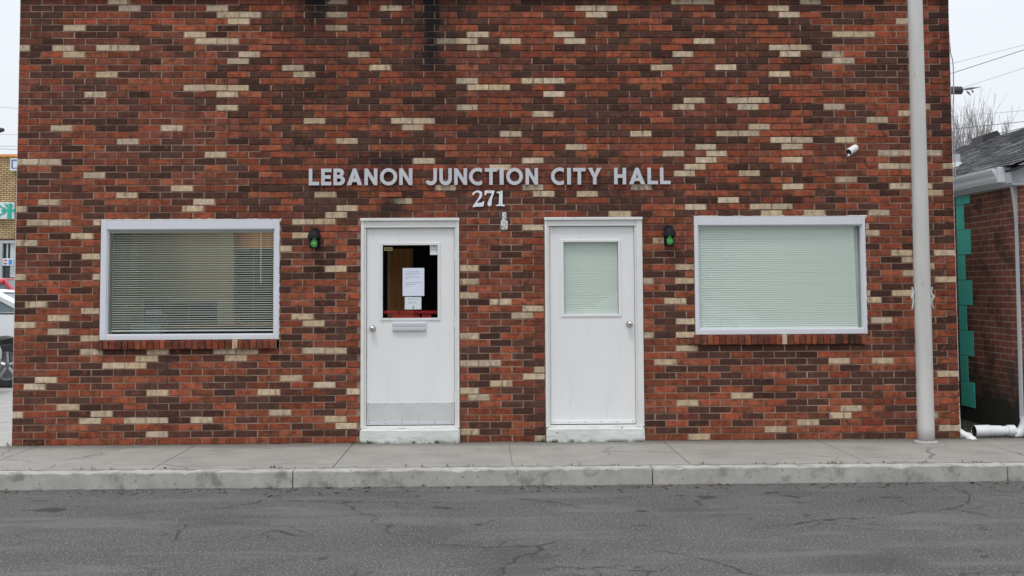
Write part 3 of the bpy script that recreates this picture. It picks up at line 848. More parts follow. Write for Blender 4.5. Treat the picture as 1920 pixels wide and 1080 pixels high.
# doors
def door(h, slab, glz, knob, left):
    x0,z0,x1,z1 = h; sx0,sz0,sx1,sz1 = slab; g0,gz0,g1,gz1 = glz
    Yd = .030
    b = MB()                                     # frame: jambs, stop and a tall head
    b.box((x0,-.010,.14),(sx0-.022,.12,z1-.001),.003); b.box((sx1+.022,-.010,.14),(x1,.12,z1-.001),.003)
    b.box((sx0-.0215,.004,.14),(sx0-.004,.12,sz1+.004),.002); b.box((sx1+.004,.004,.14),(sx1+.0215,.12,sz1+.004),.002)
    b.box((sx0-.0215,-.004,sz1+.0045),(sx1+.0215,.12,z1-.024),.003)
    b.box((x0-.006,-.024,z1-.0235),(x1+.004,-.0105,z1+.004),.003); b.box((sx0-.021,-.0100,z1-.0230),(sx1+.021,.12,z1-.002))
    b.box((sx0-.0215,.012,.138),(sx1+.0215,.14,sz0-.007),.003)    # threshold
    b.build('door_frame', M['frame_paint'], bld)
    b = MB()
    b.box((sx0,Yd,sz0),(g0,Yd+.044,sz1)); b.box((g1,Yd,sz0),(sx1,Yd+.044,sz1))
    b.box((g0,Yd,sz0),(g1,Yd+.044,gz0)); b.box((g0,Yd,gz1),(g1,Yd+.044,sz1))
    d = b.build('door', M['paint'], bld, loc=((sx0+sx1)/2,0,sz0))
    b = MB(); m_ = .022
    b.box((g0-m_,Yd-.010,gz0-m_),(g0+.004,Yd-.0005,gz1+m_),.003); b.box((g1-.004,Yd-.010,gz0-m_),(g1+m_,Yd-.0005,gz1+m_),.003)
    b.box((g0+.0045,Yd-.009,gz1-.004),(g1-.0045,Yd-.0005,gz1+m_-.001),.003); b.box((g0+.0045,Yd-.009,gz0-m_+.001),(g1-.0045,Yd-.0005,gz0+.004),.003)
    b.build('glazing_bead', M['frame_paint'] if left else M['paint'], d)
    b = MB(); b.box((g0+.001,Yd+.018,gz0+.001),(g1-.001,Yd+.023,gz1-.001)); b.build('pane', M['glass_clear'] if left else M['glass_tint'], d)
    b = MB(); kx, kz = knob
    b.lathe([(0,-.062),(.014,-.061),(.024,-.055),(.0285,-.046),(.0265,-.036),(.016,-.028),(.012,-.018),(.013,-.008),(.032,-.006),(.034,0)],(kx,Yd,kz),'y',24)
    b.lathe([(0,-.0635),(.006,-.0635),(.006,-.060)],(kx,Yd,kz),'y',12)
    b.build('door_knob', M['chrome'], d, smooth=True)
    hx = sx1+.003 if left else sx0-.003
    if left:
        for q in (.14,.52,.86):
            zz = sz0+(sz1-sz0)*q; b = MB(); b.tube([(hx,Yd-.008,zz-.05),(hx,Yd-.008,zz+.05)],.008,10); b.build('hinge', M['steel'], d, smooth=True)
    b = MB(); b.box((sx0+.003,Yd-.012,sz0+.004),(sx1-.003,Yd-.0005,sz0+.036),.003)
    b.build('door_sweep', M['slot'] if left else M['paint'], d)
    for i in range(6):
        b = MB(); b.lathe([(0,-.003),(.0035,-.003),(.004,0)],(sx0+.03+(sx1-sx0-.06)*i/5,Yd-.012,sz0+.022+random.uniform(-.002,.002)),'y',8); b.build('screw', M['screw'], d)
    return d
slabL = (3.436,.170,4.299,2.105); slabR = (5.248,.165,6.086,2.115)
gL = (3.590,1.214,4.140,1.940); gR = (5.380,1.241,5.932,1.965)
kp = at(698,616,0); dl = door(DL, slabL, gL, (kp.x,kp.z), True)
kp = at(1181,607.5,0); dr = door(DR, slabR, gR, (kp.x,kp.z), False)
# kick plate and mail slot
b = MB(); b.box((slabL[0]+.002,.0255,slabL[1]+.0375),(slabL[2]-.004,.0295,at(700,756).z),.0015); kpl = b.build('kick_plate', M['steel'], dl)
for i in range(6):
    for zz in (at(700,757.5).z-.001, slabL[1]+.048):
        b = MB(); b.lathe([(0,-.003),(.0038,-.003),(.0042,0)],(slabL[0]+.022+(slabL[2]-slabL[0]-.05)*i/5,.0254,zz),'y',8); b.build('screw', M['screw'], dl)
a = at(735.5,605); c = at(799,620.5)
b = MB(); b.box((a.x,.018,c.z),(c.x,.0295,a.z),.002); b.box((a.x+.004,.006,(a.z+c.z)/2+.006),(c.x-.004,.0175,a.z-.004),.003)
b.box((a.x+.004,.002,c.z+.004),(c.x-.004,.0175,(a.z+c.z)/2+.001),.004); b.build('mail_slot', M['slot'], dl)
# blind in the right door
b = MB(); z = gR[3]-.02; g0,g1 = gR[0]+.004,gR[2]-.004
b.box((g0,.060,gR[3]-.018),(g1,.090,gR[3]+.002),.002)
while z > gR[1]+.006:
    ang = rad(76+random.uniform(-2,2)); dy = .0120*math.cos(ang); dz = .0120*math.sin(ang)
    b.poly([(g0,.077-dy,z-dz),(g1,.077-dy,z-dz),(g1,.075,z+.001),(g0,.075,z+.001)]); b.poly([(g0,.075,z+.001),(g1,.075,z+.001),(g1,.077+dy,z+dz),(g0,.077+dy,z+dz)]); z -= .0218
for t in (.2,.8): b.tube([(g0+(g1-g0)*t,.0645,gR[1]+.01),(g0+(g1-g0)*t,.0645,gR[3])],.001,4)
b.build('blind', M['slat_closed'], dr, fixn=False)
# concrete steps under the doors
def step(x0,x1,top):
    bm = bmesh.new(); bmesh.ops.create_cube(bm, size=1)
    for v in bm.verts: v.co = Vector(((x0+x1)/2+v.co.x*(x1-x0), -.008+v.co.y*.09, top/2-.02+v.co.z*(top+.04)))
    bmesh.ops.bevel(bm, geom=bm.edges[:], offset=.012, segments=3, affect='EDGES')
    bmesh.ops.subdivide_edges(bm, edges=[e for e in bm.edges if e.calc_length()>.1], cuts=22, use_grid_fill=True)
    from mathutils import noise as NZ
    for v in bm.verts:
        k = NZ.noise(v.co*9)*.006+NZ.noise(v.co*30)*.003; v.co.y += k; v.co.z += NZ.noise(v.co*7+Vector((3,1,2)))*.004
        if abs(v.co.x-x0)<.03 or abs(v.co.x-x1)<.03: v.co.x += NZ.noise(v.co*14)*.008
    b = MB(); b.addbm(bm); b.build('door_step', M['step'], bld, smooth=True)
step(DL[0]-.002, DL[2]+.004, .137); step(DR[0]+.002, DR[2]+.002, .137)
# interior
b = MB()
b.box((.17,6.60,0),(BWID-.17,6.78,2.8)); b.build('interior_wall', M['beige'], bld)
b = MB(); b.box((.17,.21,-.05),(BWID-.17,6.59,.0)); b.build('interior_floor', M['int_floor'], bld)
b = MB(); b.box((.17,.21,2.75),(3.1,1.2,2.85)); b.box((3.1,.21,2.75),(4.7,.26,2.85)); b.box((3.1,.86,2.75),(4.7,1.2,2.85)); b.box((4.7,.21,2.75),(BWID-.17,1.2,2.85)); b.box((.17,1.2,2.75),(.5,2.7,2.85)); b.box((2.7,1.2,2.75),(BWID-.17,2.7,2.85)); b.box((.17,2.7,2.75),(BWID-.17,6.59,2.85)); b.build('interior_ceiling', M['int_ceil'], bld)  # ceiling left open below the two added roof openings
b = MB(); b.box((.17,.21,.0),(.40,6.59,2.749)); b.box((.41,2.9,.0),(1.95,3.0,2.749)); b.box((1.95,2.9,2.1),(2.95,3.0,2.749)); b.box((1.95,2.9,0),(2.12,3.0,2.1)); b.build('interior_wall', M['beige'], bld)
b = MB(); b.box((2.96,.21,0),(3.05,6.59,2.749)); b.build('interior_wall', M['beige'], bld)
a = at(246,500,.62); b = MB(); b.box((.401,.60,0),(a.x,.66,2.749)); b.build('interior_wall', M['beige'], bld)
b = MB(); b.box((4.75,.21,0),(4.85,6.59,2.749)); b.box((3.06,2.6,0),(4.74,2.7,2.749)); b.build('interior_wall', M['int_dark'], bld)
b = MB(); b.box((6.40,.21,0),(6.50,6.59,2.749)); b.build('interior_wall', M['beige'], bld)
a = at(733,500,.9); c = at(774,500,.9); b = MB(); b.box((a.x,.9,.0),(c.x,.96,1.93)); b.build('interior_door', M['wood'], bld)
a2 = at(727,500,.9); b = MB(); b.box((a2.x,.87,.0),(a.x-.001,.96,1.95)); b.build('interior_door_trim', M['trim_wood'], bld)
a = at(440,500,2.85); b = MB(); b.box((a.x,2.80,0),(2.955,2.86,at(440,468,2.8).z)); b.build('interior_door', M['int_dark'], bld)
b = MB(); b.box((a.x,2.80,at(440,466,2.8).z),(2.955,2.88,2.5)); b.build('interior_panel', M['wood'], bld)
a = at(405,500,2.6); c = at(438,500,2.6); b = MB(); b.box((a.x,2.6,0),(c.x,2.72,2.745)); b.build('interior_column', M['beige'], bld)
# things in the office, seen dimly through the open blind
t = empty('desk', (1.5,1.2,0), 'desk with a dark front behind the open blinds of the left window', 'desk')
b = MB(); b.box((.95,.9,.0),(2.4,.94,1.10),.003); b.build('front_panel', M['int_dark'], t); b = MB(); b.box((.92,.86,1.105),(2.45,1.6,1.14),.004); b.build('desktop', M['wood'], t)
t = empty('filing_cabinet', (1.15,2.2,0), 'pale cabinet behind the open blinds at the lower left of the left window', 'cabinet')
b = MB(); b.box((.95,.62,.0),(1.25,.84,1.15),.004); b.build('cabinet_body', M['paper2'], t)
t = empty('picture_frame', (1.6,2.89,1.9), 'dark framed picture on the office wall seen through the left window', 'picture')
b = MB(); b.box((1.50,2.86,1.72),(1.78,2.895,2.16),.003); b.build('frame', M['ink_dark'], t); b = MB(); b.box((1.54,2.852,1.80),(1.74,2.8595,2.10)); b.build('picture', M['soffit'], t)
a = at(312,568,.85); c = at(404,640,.85); t = empty('desk_screen', ((a.x+c.x)/2,.85,1.142), 'dark low screen standing on the desk behind the open blinds', 'screen')
b = MB(); b.box((a.x,.88,1.143),(c.x,.92,a.z),.004); b.build('panel', M['int_dark'], t); b = MB(); b.box((a.x-.01,.875,a.z+.001),(c.x+.01,.925,a.z+.014),.003); b.build('trim', M['screw'], t)
a = at(262,562,.85); c = at(300,600,.85); t = empty('desk_printer', ((a.x+c.x)/2,1.1,1.14), 'small dark office machine on the desk at the lower left behind the blinds', 'printer')
b = MB(); b.box((a.x,1.0,1.143),(c.x,1.25,a.z),.02); b.build('case', M['ink_dark'], t); b = MB(); b.box((a.x+.02,.99,1.25),(c.x-.02,.9995,1.29)); b.build('tray', M['paper2'], t)
for (nm, x, y, z, r, m, lab) in (('vase',1.99,.95,1.142,.035,'red_letter','small orange red vase on the desk behind the blinds'),):
    b = MB(); b.lathe([(r*.6,0),(r,.03),(r*.9,.08),(r*.4,.11),(r*.5,.13)],(x,y,z),'z',16); tag(b.build(nm, M[m], smooth=True), lab, 'vase')

# ---------------------------------------------------------------- lettering
def arc(cx,cy,r,a0,a1,n,ry=None):
    ry = ry or r; return [(cx+r*math.cos(rad(a0+(a1-a0)*i/n)), cy+ry*math.sin(rad(a0+(a1-a0)*i/n))) for i in range(n+1)]
# outlines in a box of height 1; width in the same unit; s = stroke
def glyph(ch, w):
    s = .198
    if ch == 'L': return [[(0,0),(w,0),(w,s),(s,s),(s,1),(0,1)]]
    if ch == 'E': return [[(0,0),(w,0),(w,s),(s,s),(s,.5-s/2),(w*.93,.5-s/2),(w*.93,.5+s/2),(s,.5+s/2),(s,1-s),(w,1-s),(w,1),(0,1)]]
    if ch == 'T': return [[(w/2-s/2,0),(w/2+s/2,0),(w/2+s/2,1-s),(w,1-s),(w,1),(0,1),(0,1-s),(w/2-s/2,1-s)]]
    if ch == 'I': return [[(0,0),(w,0),(w,1),(0,1)]]
    if ch == 'H': return [[(0,0),(s,0),(s,.5-s/2),(w-s,.5-s/2),(w-s,0),(w,0),(w,1),(w-s,1),(w-s,.5+s/2),(s,.5+s/2),(s,1),(0,1)]]
    if ch == 'N': return [[(0,0),(s,0),(s,.62),(w-s,0),(w,0),(w,1),(w-s,1),(w-s,.38),(s,1),(0,1)]]
    if ch == 'A':
        c = w/2; return [[(0,0),(.24,0),(.33,.20),(w-.33,.20),(w-.24,0),(w,0),(c+.09,1),(c-.09,1)], [(.41,.37),(w-.41,.37),(c,.73)][::-1]]
    if ch == 'Y':
        c = w/2; return [[(c-s/2,0),(c+s/2,0),(c+s/2,.42),(w,1),(w-.25,1),(c,.62),(.25,1),(0,1),(c-s/2,.42)]]
    if ch == 'O':
        r = w/2; return [arc(r,.5,r,0,360,40,.52)[:-1], arc(r,.5,r-s,360,0,32,.52-s)[:-1]]
    if ch == 'C':
        o = arc(.52,.5,.53,48,312,34,.53); i = arc(.52,.5,.53-s,312,48,28,.53-s)
        k = w/1.0; o = [(min(x,w),y) for x,y in o]; i = [(min(x,w),y) for x,y in i]
        return [o+[(w,.5-.30+0)]*0+i]
    if ch == 'B':
        o = [(0,0)]+[(w-.31,0)]+arc(w-.31,.29,.31,-90,62,14,.29)+arc(w-.33,.755,.27,-50,90,12,.245)+[(0,1)]
        h1 = [(s,s-.02)]+[(w-.33,s-.02)]+arc(w-.33,.305,.10,-90,90,10,.11)+[(s,.415)]
        h2 = [(s,.61)]+[(w-.36,.61)]+arc(w-.36,.705,.09,-90,90,10,.09)+[(s,.80)]
        return [o, h1[::-1], h2[::-1]]
    if ch == 'U':
        r = w/2; return [[(0,1),(0,r)]+arc(r,r-.02,r,180,360,20)+[(w,1),(w-s,1),(w-s,r)]+arc(r,r-.0,r-s,0,-180,16)+[(s,1)]]
    if ch == 'J':
        r = .36; cx = w-r; return [arc(cx,r-.02,r,205,360,18)+[(w,1),(w-s,1),(w-s,r)]+arc(cx,r,r-s,0,-155,14)]
def curve_obj(name, loops, depth, m, parent, Y0, to3, bevel=0):
    cu = bpy.data.curves.new(name, 'CURVE'); cu.dimensions = '2D'; cu.fill_mode = 'BOTH'; cu.extrude = depth/2; cu.bevel_depth = bevel
    for lp in loops:
        sp = cu.splines.new('POLY'); sp.points.add(len(lp)-1)
        for p,(x,y) in zip(sp.points, lp): X,Z = to3(x,y); p.co = (X,Z,0,1)
        sp.use_cyclic_u = True
    tmp = bpy.data.objects.new(name+'_tmp', cu); C.objects.link(tmp)
    dg = bpy.context.evaluated_depsgraph_get(); me = bpy.data.meshes.new_from_object(tmp.evaluated_get(dg))
    bpy.data.objects.remove(tmp); b = MB()
    b.v = [(v.co.x, Y0-v.co.z, v.co.y) for v in me.vertices]
    for p in me.polygons: b.face(list(p.vertices))
    return b.build(name, m, parent)
sign = empty('wall_lettering', (4.66,-.02,2.53), 'row of silver capital letters reading LEBANON JUNCTION CITY HALL above the doors', 'lettering')
LT = [('L',579,598),('E',602.3,621),('B',625.3,646.5),('A',650.5,678.8),('N',683.4,707.3),('O',712.5,744.4),('N',748.7,773),
 ('J',796.9,819),('U',824,847),('N',851.8,875.6),('C',880,904),('T',909.2,932),('I',937,944.3),('O',949.5,980.3),('N',985.7,1008.7),
 ('C',1033.7,1057.5),('I',1063.7,1070.5),('T',1075,1098),('Y',1103,1127.5),('H',1152,1174),('A',1180,1209.5),('L',1214.5,1233.7),('L',1238,1257.5)]
YL = -.035
for ch,x0,x1 in LT:
    f = (x0-579)/678; bot = 347.4-2.2*f; top = 316.6-2.0*f
    A = at(x0,bot,YL); B = at(x1,bot,YL); T = at(x0,top,YL); hh = T.z-A.z; w = (B.x-A.x)/hh
    curve_obj('letter', glyph(ch,w), .022, M['letter'], sign, YL+.011, lambda x,y: (A.x+x*hh, A.z+y*hh), .0012)
num = empty('house_number', (4.65,-.01,2.31), 'white serif street number 271 screwed to the brick above the doors', 'number')
DG = {'2':[(250,245),(258,215),(290,188),(330,172),(370,170),(405,182),(428,207),(433,240),(425,278),(400,318),(362,360),(330,402),(380,400),(420,393),(445,380),(458,363),(471,370),(462,420),(450,462),(380,465),(320,466),(265,477),(260,462),(300,400),(345,340),(375,285),(386,243),(376,214),(350,202),(318,208),(292,230),(268,256)],
 '7':[(486,169),(660,170),(656,195),(640,240),(620,300),(608,350),(605,400),(600,440),(575,458),(545,452),(530,430),(535,395),(555,345),(580,295),(602,248),(610,219),(545,215),(512,224),(495,262),(477,247),(480,200)],
 '1':[(806,169),(808,300),(803,395),(810,427),(848,440),(845,461),(770,452),(692,453),(690,437),(735,430),(742,400),(745,300),(748,236),(736,222),(700,209),(695,195),(750,190)]}
for d_, scr in (('2',((388,250),(375,435))),('7',((568,190),(565,378))),('1',((770,222),(768,408)))):
    o = curve_obj('digit', [DG[d_]], .008, M['digit'], num, -.014, lambda x,y: xz(860+x/9.817, 340+y/9.817, -.018), .0008)
    for px,py in scr:
        b = MB(); p = at(860+px/9.817, 340+py/9.817, -.019); b.lathe([(0,-.0025),(.0035,-.0025),(.004,0)], (p.x,-.0188,p.z), 'y', 10); b.build('screw', M['screw'], o)

# ---------------------------------------------------------------- wall lanterns
def lantern(cx, top, lab):
    p = at(cx, top, -.05); X = p.x; Z = p.z; t = empty('wall_lantern', (X,0,Z-.19), lab, 'wall lamp', 'black wall lanterns with green bulbs')
    b = MB(); b.prism([(X-.045,-.002,Z-.185),(X+.045,-.002,Z-.185),(X+.045,-.002,Z-.03)]+[(X+.045*math.cos(rad(a)),-.002,Z-.03+.045*math.sin(rad(a))) for a in range(15,180,15)]+[(X-.045,-.002,Z-.03)],(0,-.012,0))
    b.build('back_plate', M['black_metal'], t)
    b = MB(); cy = -.075
    b.lathe([(.0,-.002),(.010,-.004),(.013,-.012),(.030,-.020),(.050,-.036),(.062,-.058),(.066,-.084),(.068,-.092),(.060,-.092),(.056,-.070),(.0,-.06)],(X,cy,Z),'z',24)
    b.tube([(X,-.014,Z-.045),(X,-.05,Z-.03),(X,cy,Z-.035)],.009,8)
    b.build('hood', M['black_metal'], t, smooth=True)
    b = MB(); r0,r1 = .056,.046; zb = Z-.187
    for k in range(4):
        a = rad(45+90*k); b.tube([(X+r0*math.cos(a),cy+r0*math.sin(a),Z-.092),(X+r1*math.cos(a),cy+r1*math.sin(a),zb)],.0035,6)
    b.lathe([(r1-.006,-.187),(r1+.006,-.187),(r1+.006,-.179),(r1-.006,-.179),(r1-.006,-.187)],(X,cy,Z),'z',24)
    b.build('cage', M['black_metal'], t)
    b = MB(); b.lathe([(r0-.004,-.093),(r1-.002,-.180)],(X,cy,Z),'z',24); b.build('lamp_glass', M['glass_lamp'], t, smooth=True, fixn=False)
    b = MB(); b.lathe([(0,-.180),(.012,-.178),(.026,-.168),(.034,-.152),(.033,-.136),(.024,-.118),(.016,-.104),(.014,-.090),(0,-.088)],(X,cy,Z),'z',24)
    b.build('bulb', M['bulb'], t, smooth=True)
lantern(590, 429.5, 'black wall lantern with green bulb beside the window with open blinds')
lantern(1254.5, 425, 'black wall lantern with green bulb beside the window with closed blinds')

# old fixture bracket between the doors
t = at(945,414); b = MB()
def pz(pts, dY=-.001): return [(at(x,y).x, dY, at(x,y).z) for x,y in pts]
b.prism(pz([(941.2,399.5),(943,397.8),(947.5,397.8),(949.2,399.5),(949.3,412),(951.8,414.5),(952,429),(949,431),(942,431),(939,428.5),(939,414.5),(941.4,411)]),(0,-.012,0))
b.tube([(t.x,-.013,at(945,401).z),(t.x,-.018,at(945,412).z),(t.x+.002,-.014,at(945,428).z)],[.011,.014,.012],8)
br = tag(b.build('mounting_bracket', M['old_white'], loc=(t.x,0,t.z)), 'chipped white metal bracket on the bricks under the street number', 'bracket')
# security camera
p0 = at(1591.5,285,-.16); p1 = at(1604,277,-.07); t = empty('security_camera', p1, 'white bullet security camera high on the brick wall', 'security camera')
d = (p0-p1).normalized(); b = MB(); b.tube([p1-d*.012, p1-d*.004, p1, p0, p0+d*.006],[.022,.030,.034,.035,.033],18); b.build('housing', M['cam_white'], t, smooth=True)
b = MB(); b.tube([p0+d*.0065, p0+d*.012],[.030,.024],18); b.build('lens', M['dark'], t, smooth=True)
b = MB(); q = p0+d*.004+Vector((.0,-.010,-.030)); b.tube([q, q+d*.018],[.012,.011],12); b.build('sensor', M['cam_white'], t, smooth=True)
b = MB(); s_ = p1+Vector((.01,.0,.0)); b.tube([s_, Vector((s_.x+.012,-.02,s_.z+.01)), Vector((s_.x+.012,-.001,s_.z+.01))],[.012,.012,.030],12); b.build('mount', M['cam_white'], t, smooth=True)

# notices and stickers on the left door's glass
YG = .0475
def quad(b, x0,y0,x1,y1, Y, th=.0006): a = at(x0,y0,Y); c = at(x1,y1,Y); b.box((a.x,Y-th,c.z),(c.x,Y,a.z))
b = MB(); quad(b,755,502.6,795.5,554.8,YG); b.build
o = tag(b.build('paper_notice', M['paper']), 'large white typed notice taped inside frame of the door glass', 'notice')
b = MB()
for (x0,x1,y) in ((760,786,509.3),(760,787,512.5),(760,778,515.5),(760,788,519.5),(760,766,522.3),(760,790,530),(760,780,533),(760,768,536.3)):
    x = x0
    while x < x1:
        w = random.uniform(1.2,3.6); quad(b,x,y-.45,min(x+w,x1),y+.45,YG-.0008,.0002); x += w+.55
b.build('print', M['ink'], o)
b = MB(); quad(b,759,556.8,790,580,YG); o = tag(b.build('small_notice', M['paper2']), 'small white notice with a down arrow below the larger notice', 'notice')
def text(body, px, py, hpx, Y, m, parent, name='print', wpx=None, bold=0):
    cu = bpy.data.curves.new(name,'FONT'); cu.body = body; cu.align_x = 'CENTER'; cu.extrude = .0002; cu.offset = bold
    tmp = bpy.data.objects.new(name,cu); C.objects.link(tmp); dg = bpy.context.evaluated_depsgraph_get()
    me = bpy.data.meshes.new_from_object(tmp.evaluated_get(dg)); bpy.data.objects.remove(tmp)
    p = at(px,py,Y); hh = (at(px,py-hpx,Y).z-p.z); ys = [v.co.y for v in me.vertices]; xs_ = [v.co.x for v in me.vertices]
    k = hh/max(ys); kx = (at(px+wpx/2,py,Y).x-at(px-wpx/2,py,Y).x)/(max(xs_)-min(xs_)) if wpx else k
    b = MB(); b.v = [(p.x+v.co.x*kx, Y-v.co.z, p.z+v.co.y*k) for v in me.vertices]
    for f in me.polygons: b.face(list(f.vertices))
    return b.build(name, m, parent)
text('DROP BOX', 774.5, 561.8, 2.6, YG-.0009, M['ink'], o, wpx=19); text('BELOW', 774, 568.8, 3.0, YG-.0009, M['ink'], o, wpx=14)
b = MB(); quad(b,774.6,572,775.3,576.5,YG-.0008,.0003); b.prism([tuple(at(x,y,YG-.0008)) for x,y in ((773,576),(777,576),(775,579.2))],(0,-.0004,0)); b.build('arrow', M['ink_dark'], o)
b = MB(); quad(b,806.3,459.2,820.3,477.8,YG); o = tag(b.build('white_sticker', M['cam_white']), 'small white decal in the upper right corner of the door glass', 'sticker')
b = MB(); quad(b,811,460.2,816,461.8,YG-.0008,.0003); quad(b,808,463,819,463.7,YG-.0008,.0003)
b.build('print', M['ink'], o)
b = MB(); pts = [(808.5,470.5),(809.3,466),(810.3,468.5),(811.5,468),(812.5,466.5),(813.3,468.5),(815,466.2),(815.8,468),(817.5,466),(818.5,470)]
b.tube([at(x,y,YG-.001) for x,y in pts],.0014,5)
b.build('print', M['ink_dark'], o)
b = MB(); quad(b,720,463.8,736,470,YG); o = tag(b.build('yellow_sticker', M['yellow']), 'small faded yellow decal in the upper left corner of the door glass', 'sticker')
b = MB()
for i in range(7): quad(b,721.2+i*2.0,465.8,722.7+i*2.0,468.7,YG-.0008,.0003)
b.build('print', M['ink_dark'], o)
# two lines of worn red lettering along the bottom of the glass (not legible in the photo)
b = MB()
def strokes(x0,x1,y0,y1,n_):
    x = x0; w = (x1-x0)/n_
    for i in range(n_):
        if random.random() < .12: x += w; continue
        a,c = x+w*.10, x+w*.82
        k = random.choice((0,1,2,3,4))
        quad(b,a,y0,a+w*.24,y1,YG-.0008,.0003)
        if k in (0,1,2,3): quad(b,c-w*.24,y0,c,y1,YG-.0008,.0003)
        for q in {0:(0,),1:(0,1),2:(.5,),3:(1,),4:(0,.5,1)}[k]:
            yy = y0+(y1-y0)*.8*q; quad(b,a+w*.24,yy,c-w*.24 if k != 4 else c,yy+(y1-y0)*.2,YG-.0008,.0003)
        x += w
rl = empty('red_lettering', at(770,589,YG), 'two lines of worn red lettering along the bottom of the door glass', 'lettering')
strokes(719.5,822.5,582.6,587.8,26); b.build('letter_row', M['red_letter'], rl); b = MB(); strokes(734,809,590,595.4,17); b.build('letter_row', M['red_letter'], rl)

# ---------------------------------------------------------------- galvanised pole in front of the wall
PX, PY = 8.815, -.40
t = empty('metal_pole', (PX,PY,0), 'tall round galvanised steel pole standing in front of the brick wall', 'pole')
b = MB(); b.tube([(PX,PY,0),(PX,PY,.03),(PX,PY,1.5),(PX,PY,3),(PX,PY,4.5),(PX,PY,7.5)],[.083,.0795,.0775,.0735,.069,.060],32); b.build('shaft', M['pole'], t, smooth=True)
b = MB(); b.tube([(PX,PY,0),(PX,PY,.022),(PX,PY,.034)],[.112,.112,.092],32); b.build('base_collar', M['kerb'], t, smooth=True)
b = MB(); b.tube([(PX,PY,7.5),(PX,PY,7.56),(PX,PY,7.6)],[.064,.05,.01],20); b.build('pole_cap', M['pole'], t, smooth=True)
for s, pts in ((-1,[(1710,538),(1712.5,547),(1710.5,558),(1713,566),(1710,580)]),(1,[(1748,538),(1745.5,549),(1750,556),(1746,566),(1750.5,579)])):
    b = MB(); P3 = [at(x,y,PY) for x,y in pts]; b.tube(P3,[.006,.011,.015,.011,.005],6)
    for k in (1,3): b.tube([P3[k], Vector((PX+s*.06,PY,P3[k].z))],.006,6)
    b.build('strap', M['pole'], t)

# weeds and grit along the foot of the wall
b = MB()
def tuft(x,y,h,n_):
    for _ in range(n_):
        a = random.uniform(0,6.28); hh = h*random.uniform(.4,1); w = .0025; lx = math.cos(a)*hh*.5; ly = math.sin(a)*hh*.4-abs(hh)*.1
        xx = x+random.uniform(-.02,.02); b.poly([(xx-w,y,.0),(xx+w,y,.0),(xx+lx*.5+w*.7,y+ly*.5,hh*.6),(xx+lx,y+ly,hh)]); 
for _ in range(70):
    x = random.choice((random.uniform(-.02,.3),random.uniform(3.3,3.5),random.uniform(3.9,4.4),random.uniform(0,9.3),random.uniform(5.1,5.3),random.uniform(9.2,9.4)))
    tuft(x,-.03 if not (3.36<x<4.37 or 5.18<x<6.19) else -.062,random.uniform(.015,.05),random.randint(3,8))
M['weed'] = mat('weeds', (.10,.12,.045), .8, noise=(20,.4))
for _ in range(60):
    x = random.uniform(.5,9); y = -1.612+random.uniform(-.004,.006); kk = len(b.v); tuft(x,y,random.uniform(.01,.035),random.randint(2,5))
tag(b.build('weeds', M['weed']), 'sparse weeds growing along the foot of the brick wall', 'weeds', kind='stuff')
b = MB()
for _ in range(260):
    x = random.uniform(9.34,9.97) if random.random()<.7 else random.uniform(-.3,9.6); y = random.uniform(.0,1.6) if x>9.33 else -abs(random.gauss(.02,.16))-.02
    s = random.uniform(.008,.026) if x>9.33 else random.uniform(.003,.009); a = random.uniform(0,6.28); ax = (math.cos(a)*s,math.sin(a)*s); z = .004
    b.poly([(x-ax[0],y-ax[1],z),(x+ax[1]*.6,y-ax[0]*.6,z+s*.5),(x+ax[0],y+ax[1],z+s*.2),(x-ax[1]*.6,y+ax[0]*.6,z+s*.4)])
for _ in range(900):
    x = random.uniform(.5,9.0); y = -1.80-abs(random.gauss(0,.16)); s = random.uniform(.003,.012) if random.random()<.85 else random.uniform(.015,.03); a = random.uniform(0,6.28); ax = (math.cos(a)*s,math.sin(a)*s); z = -.142
    b.poly([(x-ax[0],y-ax[1],z),(x+ax[1]*.6,y-ax[0]*.6,z+s*.5),(x+ax[0],y+ax[1],z+s*.2),(x-ax[1]*.6,y+ax[0]*.6,z+s*.4)])
M['leaf'] = mat('dead leaves', (.16,.11,.07), .9, noise=(30,.5))
tag(b.build('dead_leaves', M['leaf']), 'dead leaves and grit scattered in the alley and along the wall', 'leaves', kind='stuff')

# ---------------------------------------------------------------- neighbouring house
NX = 10.0; EZ = 2.66
t = empty('neighbour_house', (12.5,6,0), 'brick house with grey shingle roof and green quoins beyond the alley', 'house')
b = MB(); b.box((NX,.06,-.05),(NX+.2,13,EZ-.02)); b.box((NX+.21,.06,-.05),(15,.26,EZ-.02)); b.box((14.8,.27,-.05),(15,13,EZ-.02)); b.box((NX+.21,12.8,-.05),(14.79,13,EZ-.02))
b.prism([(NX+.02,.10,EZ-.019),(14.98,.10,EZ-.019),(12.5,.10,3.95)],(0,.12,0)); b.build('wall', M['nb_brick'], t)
z = .16; k = 0; hq = .283
while z < EZ-.15:
    w = .385 if k % 2 == 0 else .215
    b = MB(); b.box((NX-.007,1.715-w,z),(NX-.0005,1.715,min(z+hq-.006,EZ-.03)),.002); b.build('quoin', M['green'], t); z += hq; k += 1
